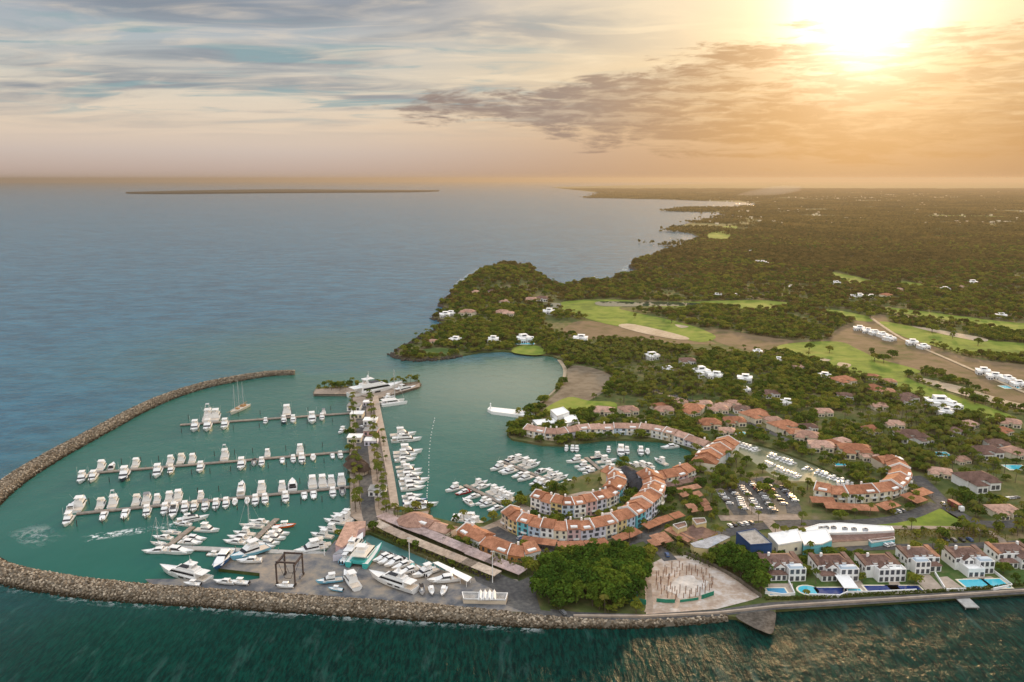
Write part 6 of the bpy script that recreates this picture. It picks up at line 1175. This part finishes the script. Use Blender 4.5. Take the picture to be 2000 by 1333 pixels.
rows = [('western parking row', O5([(632, 520), (735, 645)]), 8, ['white', 'silver', 'white', 'black', 'white', 'white', 'silver', 'white']), ('dark short parking row', O5([(725, 475), (800, 560)]), 8, ['black', 'grey', 'black', 'white', 'grey', 'black', 'white', 'grey']), ('white parking row', O5([(815, 570), (875, 690)]), 9, ['white', 'white', 'silver', 'white', 'white', 'white', 'silver', 'white', 'white']),
        ('upper middle parking row', O5([(830, 455), (920, 560)]), 8, ['silver', 'white', 'silver', 'white', 'grey', 'silver', 'white', 'silver']), ('lower middle parking row', O5([(935, 580), (1010, 690)]), 7, ['white', 'white', 'silver', 'white', 'grey', 'white', 'white']), ('long central parking row', O5([(905, 405), (1060, 545)]), 13, ['black', 'grey', 'white', 'black', 'red', 'grey', 'black', 'silver', 'black', 'white', 'grey', 'white', 'black']),
        ('lower central parking row', O5([(1065, 560), (1165, 715)]), 11, ['white', 'silver', 'black', 'white', 'black', 'white', 'grey', 'white', 'blue', 'white', 'silver']), ('canal side parking row', O5([(1225, 460), (1375, 610)]), 13, ['grey', 'black', 'silver', 'black', 'blue', 'white', 'black', 'white', 'grey', 'black', 'silver', 'white', 'silver']), ('eastern inner parking row', O5([(1090, 445), (1265, 650)]), 10, ['white', 'red', 'grey', 'white', 'black', 'silver', 'red', 'grey', 'white', 'silver']),
        ('row by the brown hall', O5([(700, 850), (960, 815)]), 8, ['white', 'black', 'silver', 'white', 'grey', 'black', 'white', 'silver']), ('row by the turquoise garage', [(1726, 1068), (1742, 1064)], 3, ['white', 'silver', 'white']), ('row under the inland terrace', [(1740, 1003), (1766, 999)], 5, ['silver', 'white', 'grey', 'white', 'silver']),
        ('row beside the outer arc', [(1012, 1052), (1030, 1062)], 3, ['silver', 'blue', 'grey']), ('row on the yard road', [(765, 1036), (880, 1088)], 5, ['white', 'black', 'silver', 'black', 'grey']), ('row behind the villas', [(1840, 1058), (1900, 1056)], 7, ['black', 'grey', 'black', 'blue', 'grey', 'silver', 'black']), ('row beside the inland road', [(1965, 976), (1990, 974)], 3, ['white', 'silver', 'grey'])]
for nm, (a, c), n, cols in rows:
    n = max(3, round(n * 0.62))
    p, q = G(*a), G(*c); along = math.atan2(q.y - p.y, q.x - p.x)
    for i in range(n):
        v = p.lerp(q, (i + 0.5) / n); v.z = 1.74; v.x += random.uniform(-0.3, 0.3); v.y += random.uniform(-0.3, 0.3)
        put_car(cols[i], v, along + math.pi / 2 + random.uniform(-0.08, 0.08) if 'road' not in nm else along, f'{cols[i]} car, {ORD[i]} from the {"canal" if "parking" in nm else "mole"} end of the {nm}', 'cars in the ' + nm)
for i, (x, y, c, lb) in enumerate([(1842, 985, 'white', 'white car on the inland road below the curved terrace'), (1303, 1086, 'blue', 'blue car on the lane beside the building site'), (708, 860, 'silver', 'silver car halfway along the mole road'), (706, 835, 'white', 'white car near the outer end of the mole road'), (1100, 1199, 'grey', 'grey car on the shore road below the rounded grove')]): put_car(c, G(x, y, 1.74), random.uniform(0, 3), lb)
p, q = G(1868, 995), G(1895, 1010); r_ = root('truck', 'dark red lorry on the inland road beside the lawn', 'lorry', (p.x, p.y, 1.7), math.atan2(q.y - p.y, q.x - p.x)); b = MB(); b.box(-6, 2.4, -1.25, 1.25, 0.9, 3.4); b.build('cargo_box', mat('dark red box', (0.22, 0.05, 0.05), 0.6), r_); b = MB(); b.block(2.6, 4.8, -1.2, 1.2, 0.6, 2.9, 0.3, 0, 0.1); b.build('cab', WH, r_); 
for x in (-5, -3.6, 3.6):
    for y in (-1.1, 1.1): b = MB(); b.tube((x, y - .15, .5), (x, y + .15, .5), .5, n=8); b.build('wheel', BLK, r_)
# hedges
CLEAR.append([(p.x, p.y) for p in GP([(270, 1120), (640, 1090), (900, 1130), (1050, 1140), (1075, 1225), (700, 1215), (270, 1180)])])
CLEAR.append([(p.x, p.y) for p in GP([(1250, 1170), (1490, 1160), (1500, 1215), (1250, 1230)])])
HEDGE = leaf_mat('hedge leaves', [(0, (0.05, 0.075, 0.02)), (0.5, (0.10, 0.115, 0.03)), (1, (0.20, 0.16, 0.045))], 0.3)
def hedge(pts, w, h, label):
    c = smooth_line([(*G(x, y)[:2],) for x, y in pts], 6); C, Nn, S = [], [], []
    for a, b in zip(c, c[1:]):
        d = Vector((b[0] - a[0], b[1] - a[1])); n = Vector((-d.y, d.x)).normalized()
        for _ in range(int(d.length * 9)):
            t, s = random.random(), random.uniform(-1, 1); zt = random.random(); top = random.random() < 0.5; sd = random.choice((-1, 1))
            s = s if top else sd; z = h * (0.9 + 0.25 * random.random()) if top else h * zt
            C.append((a[0] + d.x * t + n.x * s * w / 2, a[1] + d.y * t + n.y * s * w / 2, 1.5 + z)); Nn.append((n.x * (0 if top else sd) + random.gauss(0, .4), n.y * (0 if top else sd) + random.gauss(0, .4), (1 if top else 0.2) + random.gauss(0, .3))); S.append(random.uniform(0.35, 0.75))
    V_, F_ = quads_mesh('hedge', C, Nn, S, HEDGE); o = link_mesh('hedge', V_.tolist(), F_, HEDGE); props(o, label, 'hedge')
hedge([(724, 1033), (760, 1050), (800, 1068), (850, 1088), (900, 1108), (962, 1133)], 4, 2.6, 'long clipped hedge between the teal basin and the beige carports')
hedge([(870, 1058), (900, 1068), (930, 1080)], 6, 3, 'olive hedge behind the mauve carports'); hedge([(962, 1100), (1000, 1112), (1050, 1104), (1075, 1092)], 6, 3.5, 'yellow green hedge in front of the low orange row')
hedge([(1750, 1050), (1840, 1047), (1930, 1047), (1960, 1062)], 5, 3, 'hedge along the lane behind the last villas'); hedge([(1840, 995), (1900, 996), (1950, 1002), (2000, 1000)], 6, 3, 'dark hedge beyond the inland road'); hedge([(1495, 1171), (1600, 1169), (1700, 1163), (1860, 1155), (2010, 1143)], 1.4, 0.9, 'low dark hedge along the shore road in front of the villas')
hedge([(1285, 1058), (1312, 1074), (1340, 1086), (1395, 1108)], 4, 2.6, 'hedge above the building site wall')
# the rounded grove by the shore and the dark trees beside the villas, each tree its own
GROVE = []
DC = []
for t in TREES: m_ = t[0].copy(); m_.materials[0] = DENSE; DC.append(m_)
for poly, sp, lb, gp, lo, hi in (([(1052, 1168), (1058, 1140), (1075, 1118), (1105, 1100), (1150, 1093), (1210, 1092), (1248, 1104), (1256, 1140), (1246, 1166), (1215, 1180), (1140, 1186), (1075, 1180)], 4.1, 'dense dark green tree of the rounded grove by the shore road', 'trees of the rounded grove', 0.85, 1.25),
                                 ([(1392, 1096), (1420, 1090), (1444, 1094), (1466, 1112), (1486, 1124), (1489, 1162), (1466, 1150), (1436, 1126)], 4.6, 'dark green tree between the stone wall and the first seafront villa', 'dark trees by the first villa', 0.8, 1.15)):
    w = [(v.x, v.y) for v in GP(poly)]; CLEAR.append(w); lo_, hi_ = np.min(w, 0), np.max(w, 0); pts = []
    for _ in range(6000):
        q = rng.uniform(lo_, hi_)
        if inside(q[None], w)[0] and all(np.hypot(*(q - o)) > sp for o in pts): pts.append(q)
    for q in pts:
        s = rng.uniform(lo, hi); r_ = root('tree', lb, 'tree', (q[0], q[1], 1.5), rng.uniform(0, 6.28), gp); r_.scale = (s, s, s * rng.uniform(0.95, 1.25)); i_ = int(rng.integers(0, 2))
        for nm, me in (('crown', DC[i_]), ('trunk', TREES[i_][1])): o = bpy.data.objects.new(nm, me); COL.objects.link(o); o.parent = r_
        GROVE.append(q)
def sample_area(D0, D1, spacing):
    n = int((D1 - D0) * (D1 + D0) * 0.74 / spacing ** 2)
    y = np.sqrt(rng.uniform(D0 ** 2, D1 ** 2, n)); x = rng.uniform(-0.25, 0.74, n) * y
    P = np.stack([x, y], 1)
    return P[free(P)]
# every spot where a tree or palm of the resort and the woods may stand
near = np.concatenate([sample_area(300, 1000, 4.3), sample_area(1000, 2700, 5.8)])
Q = to_px(near)
palmy = np.zeros(len(near), bool)
for zone in ([(1090, 690), (1240, 660), (1330, 700), (1420, 790), (1380, 830), (1200, 800), (1215, 740), (1130, 705)], [(1380, 860), (1560, 930), (2000, 1030), (2000, 1070), (1400, 1060), (1330, 940)],
             [(684, 770), (760, 780), (790, 1010), (684, 1010)], [(1640, 720), (2000, 860), (2000, 1000), (1700, 900)]):
    palmy |= inside(Q, zone)
open_ = np.zeros(len(near), bool)
for zone in ([(1060, 620), (1380, 640), (1500, 690), (1480, 700), (1250, 670), (1090, 660)], [(1960, 800), (2300, 830), (2300, 900), (1960, 860)]): open_ |= inside(Q, zone)
built = inside(Q, [(960, 1000), (1040, 900), (1400, 830), (2100, 990), (2400, 1130), (1000, 1230)])     # between the houses the planting is thinner
clump = vnoise(near, 42, 1) * 0.6 + vnoise(near, 17, 2) * 0.4
far_thin = np.clip((near[:, 1] - 900) / 1800, 0, 1) * 0.30
keep = rng.uniform(0, 1, len(near)) < np.clip((clump - 0.25) * 2.6, 0.14, 0.95) * np.where(open_, 0.10, 1) * np.where(built, 0.62, 1) * (1 - far_thin)
near, Q, palmy = near[keep], Q[keep], palmy[keep]
mp_ = []                                                      # two planted lines of palms along the mole road
for x0, y0, x1, y1, n_ in ((690, 778, 694, 1004, 26), (722, 775, 752, 1002, 34), (717, 782, 742, 1000, 14), (698, 890, 704, 1004, 10), (640, 764, 690, 765, 3), (775, 755, 815, 751, 5), (745, 1010, 800, 1016, 8)):
    for i in range(n_): t = (i + rng.uniform(0.1, 0.9)) / n_; q = G(x0 + (x1 - x0) * t + rng.normal() * 1.6, y0 + (y1 - y0) * t); mp_.append((q.x, q.y))
mole_p = np.array(mp_); 
is_palm = rng.uniform(0, 1, len(near)) < np.where(palmy, 0.55, 0.10) * (near[:, 1] < 1500)
zs = ground_z(near[:, 0], near[:, 1])
TR, PA = near[~is_palm], np.concatenate([near[is_palm], mole_p]); TZ, PZ = zs[~is_palm], np.concatenate([zs[is_palm], np.full(len(mole_p), 1.5)])
for k, (x, y) in enumerate([(1708, 706), (1726, 709), (1702, 696), (1580, 688), (1886, 778), (1904, 790), (1620, 690), (1742, 700), (1240, 622), (1312, 632), (1820, 650), (1860, 662), (1910, 676), (1700, 622)]):
    p = G(x, y); s = rng.uniform(0.9, 1.35); r_ = root('tree', 'lone dark tree standing on an open fairway of the golf course', 'tree', (p.x, p.y, 1.75), rng.uniform(0, 6.28), 'lone trees on the fairways'); r_.scale = (s, s, s); t = TREES[k % 3]
    for nm, me in (('crown', t[0]), ('trunk', t[1])): o = bpy.data.objects.new(nm, me); COL.objects.link(o); o.parent = r_
    GROVE.append((p.x, p.y))
GROVE_TR = GROVE
n_own = 300 - len(GROVE_TR)
def individuals(P, Zs, n, protos, name, cat, zone_of, smin, smax):
    Qp = to_px(P); vis = (Qp[:, 0] > -20) & (Qp[:, 0] < 2020) & (Qp[:, 1] < 1345)
    d = np.where(vis, np.hypot(P[:, 0], P[:, 1]), 1e9); order = np.argsort(d)[:n]
    for i in order:
        lb, gp = zone_of(Qp[i]); s = rng.uniform(smin, smax)
        r_ = root(name, lb, cat, (P[i, 0], P[i, 1], Zs[i]), rng.uniform(0, 6.28), gp); r_.scale = (s, s, s * rng.uniform(0.85, 1.15))
        me_c, me_t, _ = protos[rng.integers(0, len(protos))]
        for nm, me in (('crown', me_c), ('trunk', me_t)):
            o = bpy.data.objects.new(nm, me); COL.objects.link(o); o.parent = r_
    rest = np.ones(len(P), bool); rest[order] = False
    return rest
def tree_zone(q):
    x, y = q
    if y > 1075: return 'leafy green tree beside the row of white seafront villas', 'trees around the seafront villas'
    if x > 1560 and y > 940: return 'bushy green tree near the curved red roofed building and roads inland', 'trees around the inland curved terrace'
    if x > 1380: return 'bushy green tree between the car park and the boat canal', 'trees around the car park and canal'
    return 'small bushy tree between the curved terraces of pastel houses', 'trees around the pastel terraces'
def palm_zone(q):
    x, y = q
    if x < 800: return 'palm planted along the road on the central mole', 'palms on the central mole'
    if y > 1060: return 'palm standing behind the white seafront villas', 'palms around the seafront villas'
    if x > 1380 and y > 900: return 'palm planted around the car park and inland roads', 'palms around the car park'
    return 'palm in the gardens around the marina houses', 'palms in the marina gardens'
rest = individuals(TR, TZ, n_own, TREES, 'tree', 'tree', tree_zone, 0.42, 0.78)
TR, TZ = TR[rest], TZ[rest]
rest = individuals(PA, PZ, 300, PALMS, 'palm_tree', 'palm tree', palm_zone, 0.55, 0.9)
PA, PZ = PA[rest], PZ[rest]
TS = rng.uniform(0.30, 0.88, len(TR)) * (1 + 0.75 * np.clip((TR[:, 1] - 700) / 1300, 0, 1))
dry = rng.uniform(0, 1, len(TR)) < np.clip((TR[:, 1] - 750) / 1100, 0, 0.95) * (0.4 + 1.1 * vnoise(TR, 130, 9))
scatter_obj('woodland', np.column_stack([TR, TZ])[~dry], [t[2] for t in TREES], TS[~dry])
def dried(me): m_ = me.copy(); m_.materials[0] = DRY; return m_
scatter_obj('dry_woodland', np.column_stack([TR, TZ])[dry], [dried(t[2]) for t in TREES], TS[dry])
scatter_obj('palm_grove', np.column_stack([PA, PZ]), [t[2] for t in PALMS], rng.uniform(0.55, 0.95, len(PA)))
# the plain beyond: patches of wood, each a crowd of crowns
def patch(seed):
    C, Nn, S = [], [], []
    for i in range(70):
        x, y = rng.normal(size=2) * (34, 22); h = rng.uniform(3, 8)
        for j in range(9):
            w = rng.normal(size=3); w[2] = abs(w[2]); w /= np.linalg.norm(w)
            C.append(np.array([x, y, h - 2.5]) + w * rng.uniform(2.5, 4.5)); Nn.append(w + rng.normal(size=3) * 0.3); S.append(rng.uniform(1.6, 3.2))
    V, Fc = quads_mesh('patch', C, Nn, S, DRY)
    me = bpy.data.meshes.new('patch'); me.from_pydata(V.tolist(), [], Fc); me.materials.append(DRY); return me
farP = np.concatenate([sample_area(2550, 15000, 62), sample_area(1900, 2600, 95)])
fz = vnoise(farP, 260, 5) * 0.6 + vnoise(farP, 90, 6) * 0.4
farP = farP[rng.uniform(0, 1, len(farP)) < np.clip((fz - 0.28) * 3.2, 0.03, 1) * np.clip(1.15 - farP[:, 1] / 16000, 0.25, 1)]
scatter_obj('far_woodland', np.column_stack([farP, np.full(len(farP), 1.4)]), [patch(1), patch(2)], rng.uniform(0.8, 1.5, len(farP)))
# ------------------------------------------------------------------ far island and smoke
isl = [(x, y) for x, y in smooth_line([(*G(x, y, 0)[:2],) for x, y in [(246, 378), (330, 375.5), (450, 373), (560, 372), (700, 373), (800, 373.5), (858, 374), (800, 376), (650, 377), (500, 378), (400, 379), (300, 379.5)]], 5, True)]
b = MB(); b.prism(isl, -1, 16); props(b.build('island_terrain', MT['island']), kind='structure')
# dark rocks along the headland shore
a0, a1 = COAST.index((900, 697)), COAST.index((1370, 466)); Pk, Sk = [], []
for (x0, y0), (x1, y1) in zip(coast[a0:a1], coast[a0 + 1:a1 + 1]):
    L = math.hypot(x1 - x0, y1 - y0); nx, ny = -(y1 - y0) / L, (x1 - x0) / L
    for _ in range(int(L * 1.5)): t = random.random(); o_ = random.gauss(0, 2.0) ; Pk.append((x0 + (x1 - x0) * t + nx * o_, y0 + (y1 - y0) * t + ny * o_, 0.3 + random.uniform(-0.4, 0.9))); Sk.append(random.uniform(0.7, 2.2))
rk = [m_.copy() for m_ in ROCKS]
for m_ in rk: m_.materials[0] = MT['rock']
scatter_obj('shore_rocks', np.array(Pk), rk, np.array(Sk))
sp = G(1490, 384); vs, fs = [], []
for i in range(9):
    for j in range(12):
        t, a = i / 8, j * 6.2832 / 12; rr_ = 0.35 + math.sin(math.pi * (0.08 + 0.84 * t)) * (0.5 + t); vs.append((sp.x - 260 + 640 * t, sp.y + 60 * rr_ * math.cos(a) * 2, 8 + 75 * t ** 0.7 + 34 * rr_ * math.sin(a)))
fs = [(i * 12 + j, i * 12 + (j + 1) % 12, (i + 1) * 12 + (j + 1) % 12, (i + 1) * 12 + j) for i in range(8) for j in range(12)] + [tuple(range(11, -1, -1)), tuple(range(96, 108))]
sm = bpy.data.materials.new('smoke'); sm.use_nodes = True; sm.node_tree.nodes.clear(); N = Nodes(sm.node_tree)
v_ = N.n.new('ShaderNodeVolumePrincipled'); N.l.new(v_.outputs[0], N.n.new('ShaderNodeOutputMaterial').inputs['Volume']); v_.inputs['Density'].default_value = 0.0014; v_.inputs['Color'].default_value = (0.85, 0.8, 0.76, 1)
props(link_mesh('smoke', vs, fs, sm), kind='stuff')
# ------------------------------------------------------------------ the air
hz = MB(); hz.box(-46000, 46000, -2000, 46000, -3, 215)
hm = bpy.data.materials.new('haze'); hm.use_nodes = True; hm.node_tree.nodes.clear()
N = Nodes(hm.node_tree); pv = N.n.new('ShaderNodeVolumePrincipled'); N.l.new(pv.outputs[0], N.n.new('ShaderNodeOutputMaterial').inputs['Volume'])
pv.inputs['Color'].default_value = (0.40, 0.365, 0.32, 1); pv.inputs['Density'].default_value = 0.000054; pv.inputs['Anisotropy'].default_value = 0.48
props(hz.build('haze', hm), kind='stuff')
